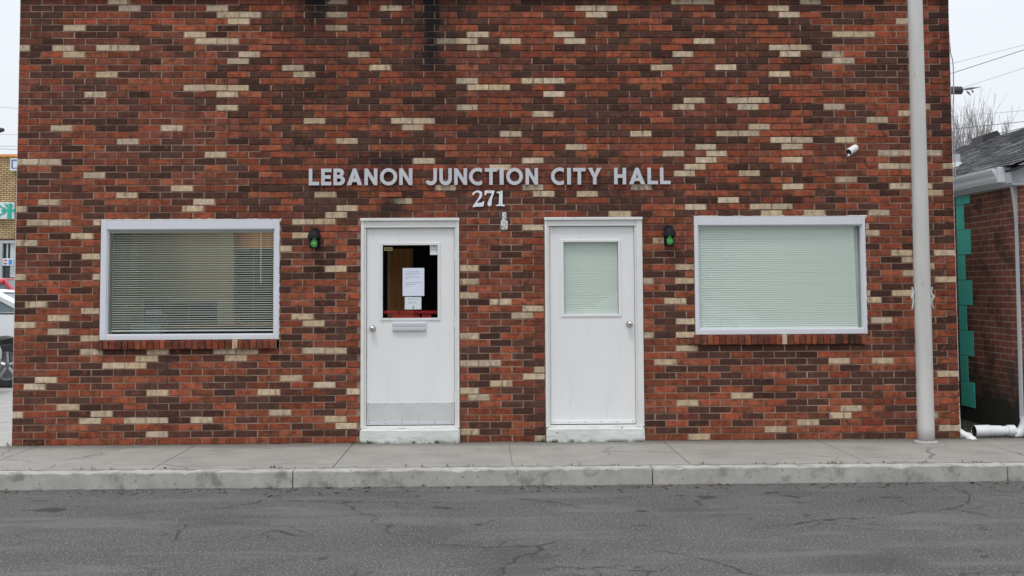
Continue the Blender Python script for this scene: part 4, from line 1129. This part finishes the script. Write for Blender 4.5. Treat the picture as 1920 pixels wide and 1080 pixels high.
# roof slope with shingle courses
Rz, Rx = 3.80, 12.5; ex = NX-.16; ez = EZ+.04; n_ = 24; slope = Vector((Rx-ex,0,Rz-ez)); L_ = slope.length; sd_ = slope.normalized(); nn = Vector((-sd_.z,0,sd_.x))
for side in (0,1):
    b = MB()
    for i in range(n_):
        y = -.25-random.uniform(0,.2)
        while y < 13.3:
            w = random.uniform(.14,.34); y2 = min(y+w-.003,13.3); ya = max(y,-.22)
            if y2 > ya:
                g = random.choice((.12,.16,.19,.24,.31,.15)); b.col = (g,g*1.0,g*1.04)
                A = Vector((ex,0,ez))+sd_*(L_*i/n_-.01)+nn*(.016+random.uniform(0,.004)); B = Vector((ex,0,ez))+sd_*(L_*(i+1)/n_+.008)+nn*.003
                if side: A.x = 2*Rx-A.x; B.x = 2*Rx-B.x
                lo = Vector((-nn.x if side else nn.x,0,nn.z))*-.012
                b.poly([(A.x,ya,A.z),(A.x,y2,A.z),(B.x,y2,B.z),(B.x,ya,B.z)]); b.poly([(A.x,ya,A.z),(A.x,y2,A.z),(A.x+lo.x,y2,A.z+lo.z),(A.x+lo.x,ya,A.z+lo.z)])
            y += w
    b.build('roof', M['shingle'], t)
b = MB(); b.prism([(ex+.01,-.20,ez-.03),(Rx,-.20,Rz-.03),(2*Rx-ex-.01,-.20,ez-.03),(2*Rx-ex-.01,-.20,ez-.06),(Rx,-.20,Rz-.07),(ex+.01,-.20,ez-.06)],(0,13.4,0)); b.build('roof_deck', M['black_vent'], t)
rv = at(1858,262,9.5); rv = Vector((12.28,9.3,4.0)); b = MB()
b.prism([(12.18,6.2,3.62),(12.20,6.2,3.80),(12.42,6.2,3.87),(12.50,6.2,3.76)],(0,.42,0)); b.build('roof_vent', M['black_vent'], t)
b = MB(); q = Vector((10.6,3.2,ez+(10.6-ex)*(Rz-ez)/(Rx-ex))); b.tube([q, q+Vector((0,0,.16))],.045,12); b.lathe([(.14,-.05),(.05,.06)],q,'z',16); b.build('vent_pipe', M['soffit'], t, smooth=True)
# fascia, soffit and K gutter along the eave, ending in a return at the near corner
gx = ex-.01; b = MB()
prof = [(gx+.02,ez-.02),(gx+.02,ez-.15),(gx-.035,ez-.15),(gx-.055,ez-.115),(gx-.060,ez-.085),(gx-.085,ez-.055),(gx-.098,ez-.030),(gx-.098,ez-.010),(gx-.086,ez-.010),(gx-.086,ez-.028),(gx-.05,ez-.085),(gx-.03,ez-.135),(gx+.01,ez-.135),(gx+.01,ez-.02)]
b.prism([(x,.12,z) for x,z in prof],(0,13.0,0)); gut = b.build('gutter', M['gutter'], t)
b = MB(); b.prism([(x,.095,z) for x,z in ((gx+.02,ez-.02),(gx+.02,ez-.15),(gx-.035,ez-.15),(gx-.06,ez-.085),(gx-.098,ez-.03),(gx-.098,ez-.008))],(0,.024,0)); b.build('gutter_end', M['gutter'], gut)
b = MB(); b.box((gx+.021,-.05,ez-.17),(gx+.045,13.2,ez-.025)); b.box((gx+.046,-.05,ez-.19),(NX+.02,13.2,ez-.165)); b.build('soffit', M['soffit'], t)
b = MB(); b.box((gx-.05,.05,ez-.155),(11.2,.093,ez+.0),.004); b.prism([(gx+.05,-.18,ez+.0),(gx+.2,-.18,ez+.0),(Rx,-.18,Rz-.20),(Rx,-.18,Rz-.075)],(0,.04,0)); b.build('rake_board', M['gutter'], t)
# downspout with its bends, then the drain elbow and pipe along the ground
def rtube(b, pts, w, d):            # rectangular downspout: sweep in the plane Y=const
    pass
DY = .16; b = MB()
P = [at(1903,331,DY),at(1904.5,345,DY),at(1909,372,DY),at(1912,395,DY),at(1914,420,DY),at(1918.5,600,DY),at(1923.5,785,DY)]
for i in range(len(P)-1):
    a,c = P[i],P[i+1]; w = .046
    b.prism([(a.x-w,DY-.03,a.z),(a.x+w,DY-.03,a.z),(c.x+w,DY-.03,c.z),(c.x-w,DY-.03,c.z)],(0,.07,0))
for q in (.35,.65): 
    for k in range(2,len(P)-1):
        a,c = P[k],P[k+1]; b.tube([(a.x-.046+.092*q,DY-.031,a.z),(c.x-.046+.092*q,DY-.031,c.z)],.004,5)
ds = b.build('downspout', M['gutter'], t)
b = MB(); e0 = P[-1]
pts = [e0+Vector((0,0,.02)),e0+Vector((-.004,0,-.05)),e0+Vector((-.03,-.0,-.115)),e0+Vector((-.085,-.01,-.150)),e0+Vector((-.15,-.02,-.165))]
b.tube(pts,[.052,.055,.058,.058,.056],16); b.build('elbow', M['pvc'], ds, smooth=True)
# ground drain pipe
z0 = .052; e1 = pts[-1]; t2 = empty('drain_pipe', (9.7,.1,0), 'fat white drain pipe lying on the ground below the downspout', 'drain pipe')
b = MB(); q = [Vector((e1.x+.02,e1.y,z0+.0)),Vector((e1.x-.05,e1.y,z0)),Vector((e1.x-.052,e1.y,z0)),Vector((e1.x-.12,e1.y-.01,z0)),Vector((e1.x-.122,e1.y-.01,z0)),Vector((e1.x-.24,e1.y-.02,z0+.004)),Vector((e1.x-.242,e1.y-.02,z0+.004)),Vector((e1.x-.40,e1.y-.03,z0+.002))]
b.tube(q,[.060,.060,.050,.050,.056,.056,.061,.061],20,cap=False); b.build('pipe', M['pvc'], t2, smooth=True)
b = MB(); b.tube([q[-1]+Vector((.03,0,0)),q[-1]+Vector((.002,0,0))],[.0,.058],20,cap=False); b.build('bore', M['dark'], t2)
# short elbow at the foot of the town hall's own corner
P_ = [at(1797,808,.05),at(1805,814,.03),at(1814,820,.0),at(1823,826,-.04),at(1829,833,-.08),at(1831,842,-.10)]; c = P_[3]
b = MB(); b.tube(P_,[.034,.036,.044,.046,.045,.044],16); b.tube([P_[2]+Vector((-.012,.003,.008)),P_[2]+Vector((.012,-.003,-.008))],[.051,.051],16)
tag(b.build('drain_elbow', M['pvc'], smooth=True, loc=(c.x,c.y,0)), 'short bent white drain elbow at the corner of the brick wall', 'drain pipe')

# ---------------------------------------------------------------- sky on the right: cable, wires, tree
def wire(label, pts, Y, r, m, sag=.0, grp='overhead wires'):
    A = at(*pts[0],Y); B = at(*pts[-1],Y); d = B-A; P_ = []
    ext = 1.0
    for i in range(17):
        f = i/16; p = A+d*f; p.z -= sag*4*f*(1-f); P_.append(p)
    b = MB(); b.tube(P_, r, 5); tag(b.build('overhead_wire', m, loc=A), label, 'wire', grp)
wire('faint topmost wire right of the brick wall',[(1700,141),(2300,-14)],22,.007,M['wire_light'])
wire('dark thick wire climbing right above the splice case',[(1700,165),(2300,-30)],22,.010,M['wire'])
wire('thin wire climbing right from the splice case',[(1806,164.5),(2300,3)],22,.007,M['wire_light'])
wire('nearly level wire through the top of the bare tree',[(1700,226),(2300,175)],24,.008,M['wire_light'])
wire('upper of the two wires just above the house ridge',[(1700,251),(2300,188)],24,.010,M['wire'])
wire('lowest wire passing behind the roof vent',[(1700,291),(2300,150)],24,.013,M['wire'])
wire('topmost thin wire left of the brick wall',[(-500,165),(60,205)],26,.007,M['wire_light'],)
wire('thin level wire just below the street lamp',[(-500,244),(60,253)],26,.007,M['wire_light'])
wire('upper of the paired wires over the tan building',[(-500,274),(60,274)],26,.010,M['wire_light'])
wire('lower of the paired wires over the tan building',[(-500,262),(60,281)],26,.011,M['wire_light'])
Yc = 22; a = at(1784,169.5,Yc); c = at(1804,169.5,Yc); r = (at(1790,162,Yc).z-at(1790,177,Yc).z)/2
t = empty('splice_case', a, 'black cylindrical splice case hanging on a wire beside the brick wall', 'splice case')
b = MB(); b.tube([a-Vector((.03,0,0)),a,c-Vector((.03,0,0)),c],[r*.7,r,r,r*.75],18); b.build('case', M['black_vent'], t, smooth=True)
b = MB(); e = [at(x,y,Yc) for x,y in ((1804,168),(1812,167),(1820,166),(1830,164.5),(1838,163.3))]; b.tube(e,[.012,.03,.035,.016,.008],8)
for pts in (((1812,170),(1815.5,174),(1820,179)),((1822,168),(1824,172),(1825,174))): b.tube([at(x,y,Yc) for x,y in pts],[.008,.030,.008],6)
b.build('clamp', M['wire'], t)
b = MB(); pts = [(1779,62),(1782.5,100),(1786,112),(1787.6,128),(1788,165),(1788,190),(1787,210),(1789,262),(1791,330)]
b.tube([at(x,y,.35) for x,y in pts],.006,8); tag(b.build('hanging_cable', M['wire_light'], smooth=True, loc=at(1787,200,.35)), 'thin grey cable hanging down the right edge of the brick wall', 'cable')
t = empty('bare_tree', (at(1835,270,27).x,27,0), 'leafless tree rising behind the shingle roof', 'tree')
tb = MB(); cb = MB(); rt = random.Random(3)
base = Vector((at(1812,270,27).x,27,0))
tb.tube([base,base+Vector((.05,0,1.8)),base+Vector((0,.05,3.4))],[.16,.13,.09],10); tb.build('trunk', M['bark'], t, smooth=True)
def grow(p, d, ln, r, depth):
    n_ = 5; P_ = [p]; q = p.copy(); dd = d.copy()
    for i in range(n_):
        dd = (dd+Vector((rt.uniform(-.10,.10),rt.uniform(-.10,.10),rt.uniform(.0,.12)))).normalized(); q = q+dd*ln/n_; P_.append(q.copy())
    cb.tube(P_, [max(.0035, r*(1-.14*i)) for i in range(n_+1)], 4, cap=False)
    if depth >= 4: return
    for i in range((5,4,4,3,3)[depth]):
        s = P_[rt.choice((1,2,3,4,5))]; a = rt.uniform(0,6.28); sp = rt.uniform(.2,.55)
        nd = (dd+Vector((math.cos(a)*sp,math.sin(a)*sp,rt.uniform(.2,.6)))).normalized(); grow(s, nd, ln*rt.uniform(.5,.78), r*.55, depth+1)
for i in range(9):
    a = i*2.4; q_ = .25+.05*(i%5); grow(base+Vector((0,0,2.6+.1*i)), Vector((math.cos(a)*q_,math.sin(a)*q_,1)).normalized(), 1.95, .028, 0)
cb.build('crown', M['bark'], t)

# ---------------------------------------------------------------- left background: tan shop building
TY = 30; t = empty('tan_building', (-14,33,0), 'single storey tan brick shop with a green and white sign, left of the brick wall', 'building')
tx1 = -4.0; tz = at(0,294,TY).z
wz1 = at(5,451,TY).z; wx0 = at(3,451,TY).x
b = MB(); b.box((-26,TY,wz1+.0),(tx1,TY+.3,tz)); b.box((-26,TY,-.05),(-13.4,TY+.3,wz1)); b.box((-13.4,TY,-.05),(wx0-.12,TY+.3,.6)); b.box((wx0-.12,TY,-.05),(tx1,TY+.3,.6)); b.box((-8,TY,.6),(tx1,TY+.3,wz1))
b.box((tx1-.3,TY+.31,-.05),(tx1,TY+9,tz)); b.box((-26,TY+.31,-.05),(-25.7,TY+9,tz)); b.build('wall', M['tan_brick'], t)
b = MB(); b.box((-26.1,TY-.08,tz),(tx1+.1,TY+.35,tz+.08)); b.build('cornice', M['wood'], t); b = MB(); b.box((-25.7,TY+.4,tz-.4),(tx1-.31,TY+9,tz-.3)); b.build('roof', M['asphalt'], t)
M['shop_frame'] = mat('grey shop frame', (.42,.44,.46), .5); M['shop_glass'] = mat('dark shop glass', (.05,.055,.06), .15); M['beam'] = mat('rust beam', (.07,.03,.02), .8)
b = MB(); b.box((-13.3,TY-.02,wz1-.10),(-8.1,TY+.1,wz1+.0),.01)
for x in (-13.3,wx0-.02,wx0+2.2): b.box((x-.05,TY-.02,.6),(x+.06,TY+.1,wz1-.101),.01)
b.box((-13.3,TY-.02,.6),(-8.1,TY+.1,.7)); fr = b.build('shop_window', M['shop_frame'], t)
b = MB(); b.box((-13.28,TY+.11,.6),(-8.1,TY+.13,wz1)); b.build('pane', M['shop_glass'], fr)
b = MB(); a = at(11.6,452,TY); c = at(13.4,488,TY); b.box((a.x,TY+.05,c.z),(c.x,TY+.09,a.z)); a = at(18.5,454,TY); c = at(26,520,TY); b.box((a.x,TY+.06,c.z),(c.x+1,TY+.10,a.z)); b.build('curtain', M['soffit'], fr)
b = MB(); b.box((-26,TY-.01,wz1),( tx1,TY+.0,wz1+.06)); b.build('lintel', M['beam'], t)
# sign board with green marks
sz1 = at(0,380,TY).z; sz0 = at(0,411,TY).z; b = MB(); b.box((-17,TY-.14,sz0),(at(28.5,400,TY).x,TY-.02,sz1),.01)
M['sign_white'] = mat('sign face', (.66,.72,.74), .5, noise=(3,.08)); M['sign_green'] = mat('sign green', (.03,.42,.30), .5); M['teal_line'] = mat('sign outline', (.22,.42,.44), .5)
sg = empty('shop_sign', (-13,TY-.02,sz0), 'white sign board with green diamond and key shapes on the tan brick', 'sign'); b.build('sign_board', M['sign_white'], sg)
def plate(pts, m, nm, par, dy=.002, Yp=TY-.14):
    b = MB(); b.prism([tuple(at(x,y,Yp-dy)) for x,y in pts],(0,-.01,0)); return b.build(nm, m, par)
plate([(2,395),(8,388.5),(14.6,395),(8,401.5)],M['sign_green'],'green_mark',sg)
plate([(-12,384),(0,384.2),(9,391.5),(6,392),(0,388),(-12,388)],M['sign_green'],'green_mark',sg,.004)
plate([(-12,406),(0,405.5),(9,398.5),(6,398),(0,402),(-12,402)],M['sign_green'],'green_mark',sg,.006)
plate([(20.4,395),(28.2,390.5),(28.2,399.5)],M['sign_green'],'green_mark',sg)
b = MB(); b.tube([at(x,y,TY-.16) for x,y in ((9.5,381.5),(13,384.5),(16.5,387),(17.6,392),(17.8,410))],[.03,.05,.06,.07,.07],6)
b.tube([at(x,y,TY-.16) for x,y in ((16.5,387),(18,382.5),(21,382.5),(22.5,385),(21,389),(18,391))],.03,6); b.tube([at(x,y,TY-.16) for x,y in ((18,406),(14,408))],.05,6)
b.build('key_mark', M['sign_green'], sg)
# lit-box sign by the cornice
sb = empty('box_sign', at(26,308,TY-.3), 'small white square box sign with a blue rim under the cornice', 'sign'); b = MB(); a = at(20,297,TY-.3); c = at(34,320,TY-.3)
b.box((a.x,TY-.35,c.z),(c.x,TY-.01,a.z),.01); b.build('box', M['sign_white'], sb); M['blue_rim'] = mat('blue rim', (.12,.18,.38), .5)
b = MB(); a = at(21.5,299,TY-.35); c = at(34,316,TY-.35); w=.05; b.box((a.x,TY-.36,c.z),(a.x+w,TY-.351,a.z)); b.box((a.x+w,TY-.36,a.z-w),(c.x,TY-.351,a.z)); b.box((a.x+w,TY-.36,c.z),(c.x,TY-.351,c.z+w*.6)); b.build('rim', M['blue_rim'], sb)
# soft drink sign in the shop window
ps = empty('drink_sign', at(14,491,TY-.05), 'white and blue drink sign with round emblem in the far shop window', 'sign')
M['white_plain'] = mat('white plate', (.78,.82,.86), .5); M['sky_blue'] = mat('blue plate', (.06,.27,.72), .5); M['red_plain'] = mat('emblem red', (.50,.04,.05), .5); M['navy'] = mat('emblem navy', (.02,.03,.09), .5)
b = MB(); a = at(5.5,484.7,TY-.05); c = at(24.4,497.8,TY-.05); b.box((a.x,TY-.08,c.z),(c.x,TY-.05,a.z),.005); b.build('plate', M['white_plain'], ps)
b = MB(); a = at(16.0,486.4,TY-.08); c = at(22.8,496.2,TY-.08); b.box((a.x,TY-.086,c.z),(c.x,TY-.081,a.z)); b.build('blue_panel', M['sky_blue'], ps)
cc = at(10.2,491.2,TY-.08); r = at(15,491,TY-.08).x-cc.x
for nm,m,a0,a1 in (('emblem',M['red_plain'],28,152),('emblem',M['navy'],208,332)):
    b = MB(); b.prism([(cc.x+r*math.cos(rad(a0+(a1-a0)*i/14)),TY-.081,cc.z+r*math.sin(rad(a0+(a1-a0)*i/14))) for i in range(15)],(0,-.006,0)); b.build(nm,m,ps)
text('PEPSI', 10.2, 492.0, 1.7, TY-.083, M['red_plain'], ps, wpx=7.4)
# street lamp whose head shows at the left edge
t = empty('street_lamp', (-15.3,25,0), 'grey street lamp whose arm end shows at the left edge of the sky', 'street lamp')
e = at(7.5,243.5,25); b = MB(); b.tube([(e.x-3.2,25,0),(e.x-3.2,25,7.2)],[.10,.07],12); b.build('post', M['pole'], t, smooth=True)
b = MB(); b.tube([(e.x-3.2,25,6.6),(e.x-2.2,25,e.z+.0),(e.x-.5,25,e.z)],.035,8); b.build('arm', M['pole'], t, smooth=True)
b = MB(); b.tube([(e.x-.6,25,e.z),(e.x-.45,25,e.z),(e.x-.15,25,e.z-.01),(e.x,25,e.z)],[.03,.09,.09,.05],10); b.build('lamp_head', M['black_vent'], t, smooth=True)
b = MB(); b.tube([(e.x-.28,25,e.z+.08),(e.x-.28,25,e.z+.22)],.04,8); b.build('photocell', M['soffit'], t)

# ---------------------------------------------------------------- parked cars
M['car_glass'] = mat('car window', (.10,.13,.15), .08); M['car_dark'] = mat('car trim', (.02,.02,.022), .5); M['rim'] = mat('alloy rim', (.45,.46,.48), .3, .8); M['tail'] = mat('tail lamp', (.35,.02,.02), .3); M['headlamp'] = mat('head lamp', (.7,.75,.8), .15)
def car_paint(nm, c): 
    m = mat(nm, c, .3); m.node_tree.nodes['Principled BSDF'].inputs['Coat Weight'].default_value = .8; return m
def make_car(ox, oy, s, paint, label, H=1.62, L_=4.6, style='suv', bz=1.0):
    """side-on car; s=+1 nose to +x. origin at the centre on the ground"""
    t = empty('parked_car', (ox,oy,-.01), label, 'car', 'cars parked beyond the left corner')
    hw = .90; R = .34; ax = (-L_*.30, L_*.31)
    def Wp(x,y,z): return (ox+s*x, oy+y, z-.01)
    def low():
        pts = []; zb = .24
        top = [(-L_/2,.50),(-L_/2+.02,.92),(-L_/2+.10,1.02),(-L_*.30,1.05),(L_*.17,1.02),(L_*.30,.98),(L_*.42,.90),(L_*.485,.78),(L_/2,.62),(L_/2-.01,.36),(L_/2-.08,zb)]
        bot = []
        for a_ in (ax[1],ax[0]):
            bot += [(a_+R*1.16,zb)]+[(a_+R*1.16*math.cos(rad(q)),.34+R*1.16*math.sin(rad(q))) for q in range(10,180,17)]+[(a_-R*1.16,zb)]
        return top+bot+[(-L_/2+.06,zb)]
    o = [(x,z*bz if z > .6 else z) for x,z in low()]; b = MB(); N_ = len(o)
    rings = []
    for y,ins,dz in ((-hw,.0,0),(-hw+.0,.0,0),):
        pass
    bm = bmesh.new()
    lay = [(-hw+.03,.05),(-hw,.0),(-hw*.97,-.0),(hw*.97,-.0),(hw,.0),(hw-.03,.05)]
    ys = [-hw+.035,-hw,hw,hw-.035]
    zc = .65
    for y in (-hw,-hw+.045,hw-.045,hw):
        k = .965 if abs(y) == hw else 1.0
        rings.append([bm.verts.new(Wp(x*(1-(1-k)*.5), y, zc+(z-zc)*(k if z>.6 else 1))) for x,z in o])
    for i in range(3):
        for j in range(N_):
            q=(j+1)%N_; bm.faces.new((rings[i][j],rings[i][q],rings[i+1][q],rings[i+1][j]))
    bm.faces.new(rings[0]); bm.faces.new(rings[3][::-1]); b.addbm(bm); body = b.build('body', paint, t, smooth=True)
    # greenhouse
    gh = [(-L_*.47,1.03),(-L_*.40,H-.10),(-L_*.34,H-.02),(-L_*.10,H),(L_*.04,H-.03),(L_*.19,1.02)] if style == 'suv' else [(-L_*.375,1.03*bz),(-L_*.24,H-.05),(-L_*.16,H-.01),(-L_*.02,H),(L_*.07,H-.04),(L_*.24,1.00*bz)]
    b = MB(); bm = bmesh.new(); rr = []
    for sg_,y in ((-1,hw-.03),(1,hw-.03)):
        rr.append([bm.verts.new(Wp(x, sg_*(y-(z-1.0)*.36), z)) for x,z in gh])
    for j in range(len(gh)-1): bm.faces.new((rr[0][j],rr[0][j+1],rr[1][j+1],rr[1][j]))
    bm.faces.new(rr[0][::-1]); bm.faces.new(rr[1]); b.addbm(bm); b.build('window', M['car_glass'], t)
    b = MB()                                         # roof skin, pillars
    i0,i1 = 2,4
    rf = [(x,z+.012) for x,z in gh[1:5]]; bm = bmesh.new(); rr = []
    for y,dz in ((-1,-.05),(-.86,0),(.86,0),(1,-.05)): rr.append([bm.verts.new(Wp(x,y*(hw-.03-(z-1.0)*.36+.012),z+dz)) for x,z in rf])
    for i in range(3):
        for j in range(3): bm.faces.new((rr[i][j],rr[i][j+1],rr[i+1][j+1],rr[i+1][j]))
    b.addbm(bm)
    for sg_ in (-1,1):
        for (p,q,w) in ((gh[4],gh[5],.045),(gh[1],gh[0],.075),((-L_*.12,H-.02),(-L_*.13,1.02),.035)):
            yy = lambda z: sg_*(hw-.03-(z-1.0)*.36+.004)
            b.tube([Wp(p[0],yy(p[1]),p[1]),Wp(q[0],yy(q[1]),q[1])],[w,w],6)
        b.tube([Wp(x,sg_*(hw-.03-(z-1.0)*.36+.004),z-.035) for x,z in gh[1:5]],.062,8)
    b.build('roof', paint, t, smooth=True)
    for a_ in ax:
        for sg_ in (-1,1):
            b = MB(); y0 = sg_*(hw-.20); y1 = sg_*(hw+.005); c0 = Wp(a_,0,.34); c0 = (c0[0],oy,c0[2])
            b.lathe([(R*.66,y0),(R*.95,y0),(R,y0+(y1-y0)*.12),(R,y0+(y1-y0)*.86),(R*.94,y1),(R*.70,y1),(R*.66,y1-sg_*.02)],c0,'y',28); wh = b.build('wheel', M['rubber'], t, smooth=True)
            b = MB(); b.lathe([(R*.68,y1-sg_*.015),(R*.62,y1-sg_*.02),(R*.60,y1-sg_*.07),(.0,y1-sg_*.09)],c0,'y',24); b.lathe([(R*.16,y1-sg_*.03),(R*.13,y1-sg_*.012),(0,y1-sg_*.01)],c0,'y',14)
            for k in range(5):
                q = rad(72*k+20); b.tube([(c0[0]+R*.12*math.cos(q),oy+y1-sg_*.03,c0[2]+R*.12*math.sin(q)),(c0[0]+R*.63*math.cos(q),oy+y1-sg_*.022,c0[2]+R*.63*math.sin(q))],[.030,.022],6)
            b.build('rim', M['rim'], wh, smooth=True)
    for sg_ in (-1,1):
        b = MB(); a = Wp(L_*.455,sg_*(hw*.96),.66); c = Wp(L_*.487,sg_*(hw*.55),.80); b.box(a,c,.02); b.build('headlight', M['headlamp'], t)
        b = MB(); a = Wp(-L_/2-.012,sg_*(hw*.97),.80); c = Wp(-L_/2+.07,sg_*(hw*.72),.98); b.box(a,c,.02); b.build('tail_light', M['tail'], t)
        b = MB(); b.box(Wp(-L_*.36,sg_*(hw-.01),1.045*bz-.02),Wp(L_*.20,sg_*(hw+.006),1.045*bz)); b.build('belt_trim', M['car_dark'], t)
        b = MB(); a = Wp(L_*.13,sg_*(hw+.02),1.00); c = Wp(L_*.18,sg_*(hw+.17),1.13); b.box(a,c,.03); b.build('mirror', M['car_dark'], t)
    b = MB(); a = Wp(L_/2-.03,-.5,.40); c = Wp(L_/2+.012,.5,.62); b.box(a,c,.01); b.build('grille', M['car_dark'], t)
    return t
M['opp_brick'] = brick_mat('opposite brick', (.20,.10,.07), (.15,.08,.06), (.2,.17,.14), .22, .067, .01, 'x')
t = empty('shop_building', (6,-34,0), 'brown brick building across the street behind the camera', 'building')
b = MB(); b.box((-22,-34,0),(34,-33.7,7.5)); b.build('wall', M['opp_brick'], t)
b = MB(); b.box((-22.1,-34.1,7.501),(34.1,-33.6,7.7)); b.build('cornice', M['black_vent'], t)
for x in range(-19,32,5):
    b = MB(); b.box((x,-33.699,1.0),(x+2.6,-33.66,2.9)); w_ = b.build('window', M['shop_glass'] if 'shop_glass' in M else M['dark'], t); b = MB(); b.box((x-.1,-33.699,2.901),(x+2.7,-33.6,3.1)); b.build('lintel', M['beam'], w_)
make_car(9.4, -20, 1, car_paint('reflected car paint',(.80,.82,.84)), 'white car parked across the street, mirrored faintly in the right window', 1.45, 4.6, 'sedan')
wx = at(13,683,7.4).x
make_car(wx-4.9*.30, 8.3, -1, car_paint('white car paint',(.80,.82,.84)), 'white car with a wheel showing beside the left corner of the brick wall', 1.53, 4.9, 'sedan', 1.12)
rx = at(10,530,12).x
make_car(rx-.12, 12.4, 1, car_paint('red car paint',(.52,.03,.05)), 'red car behind the white car, only its roof and side glass showing', 1.76, 4.5, 'suv')
gx_ = at(9.5,660,6.45).x
make_car(gx_-2.3, 5.6, 1, car_paint('silver car paint',(.42,.45,.46)), 'silver car nearest the brick wall, its nose at the left edge', 1.45, 4.5, 'sedan')
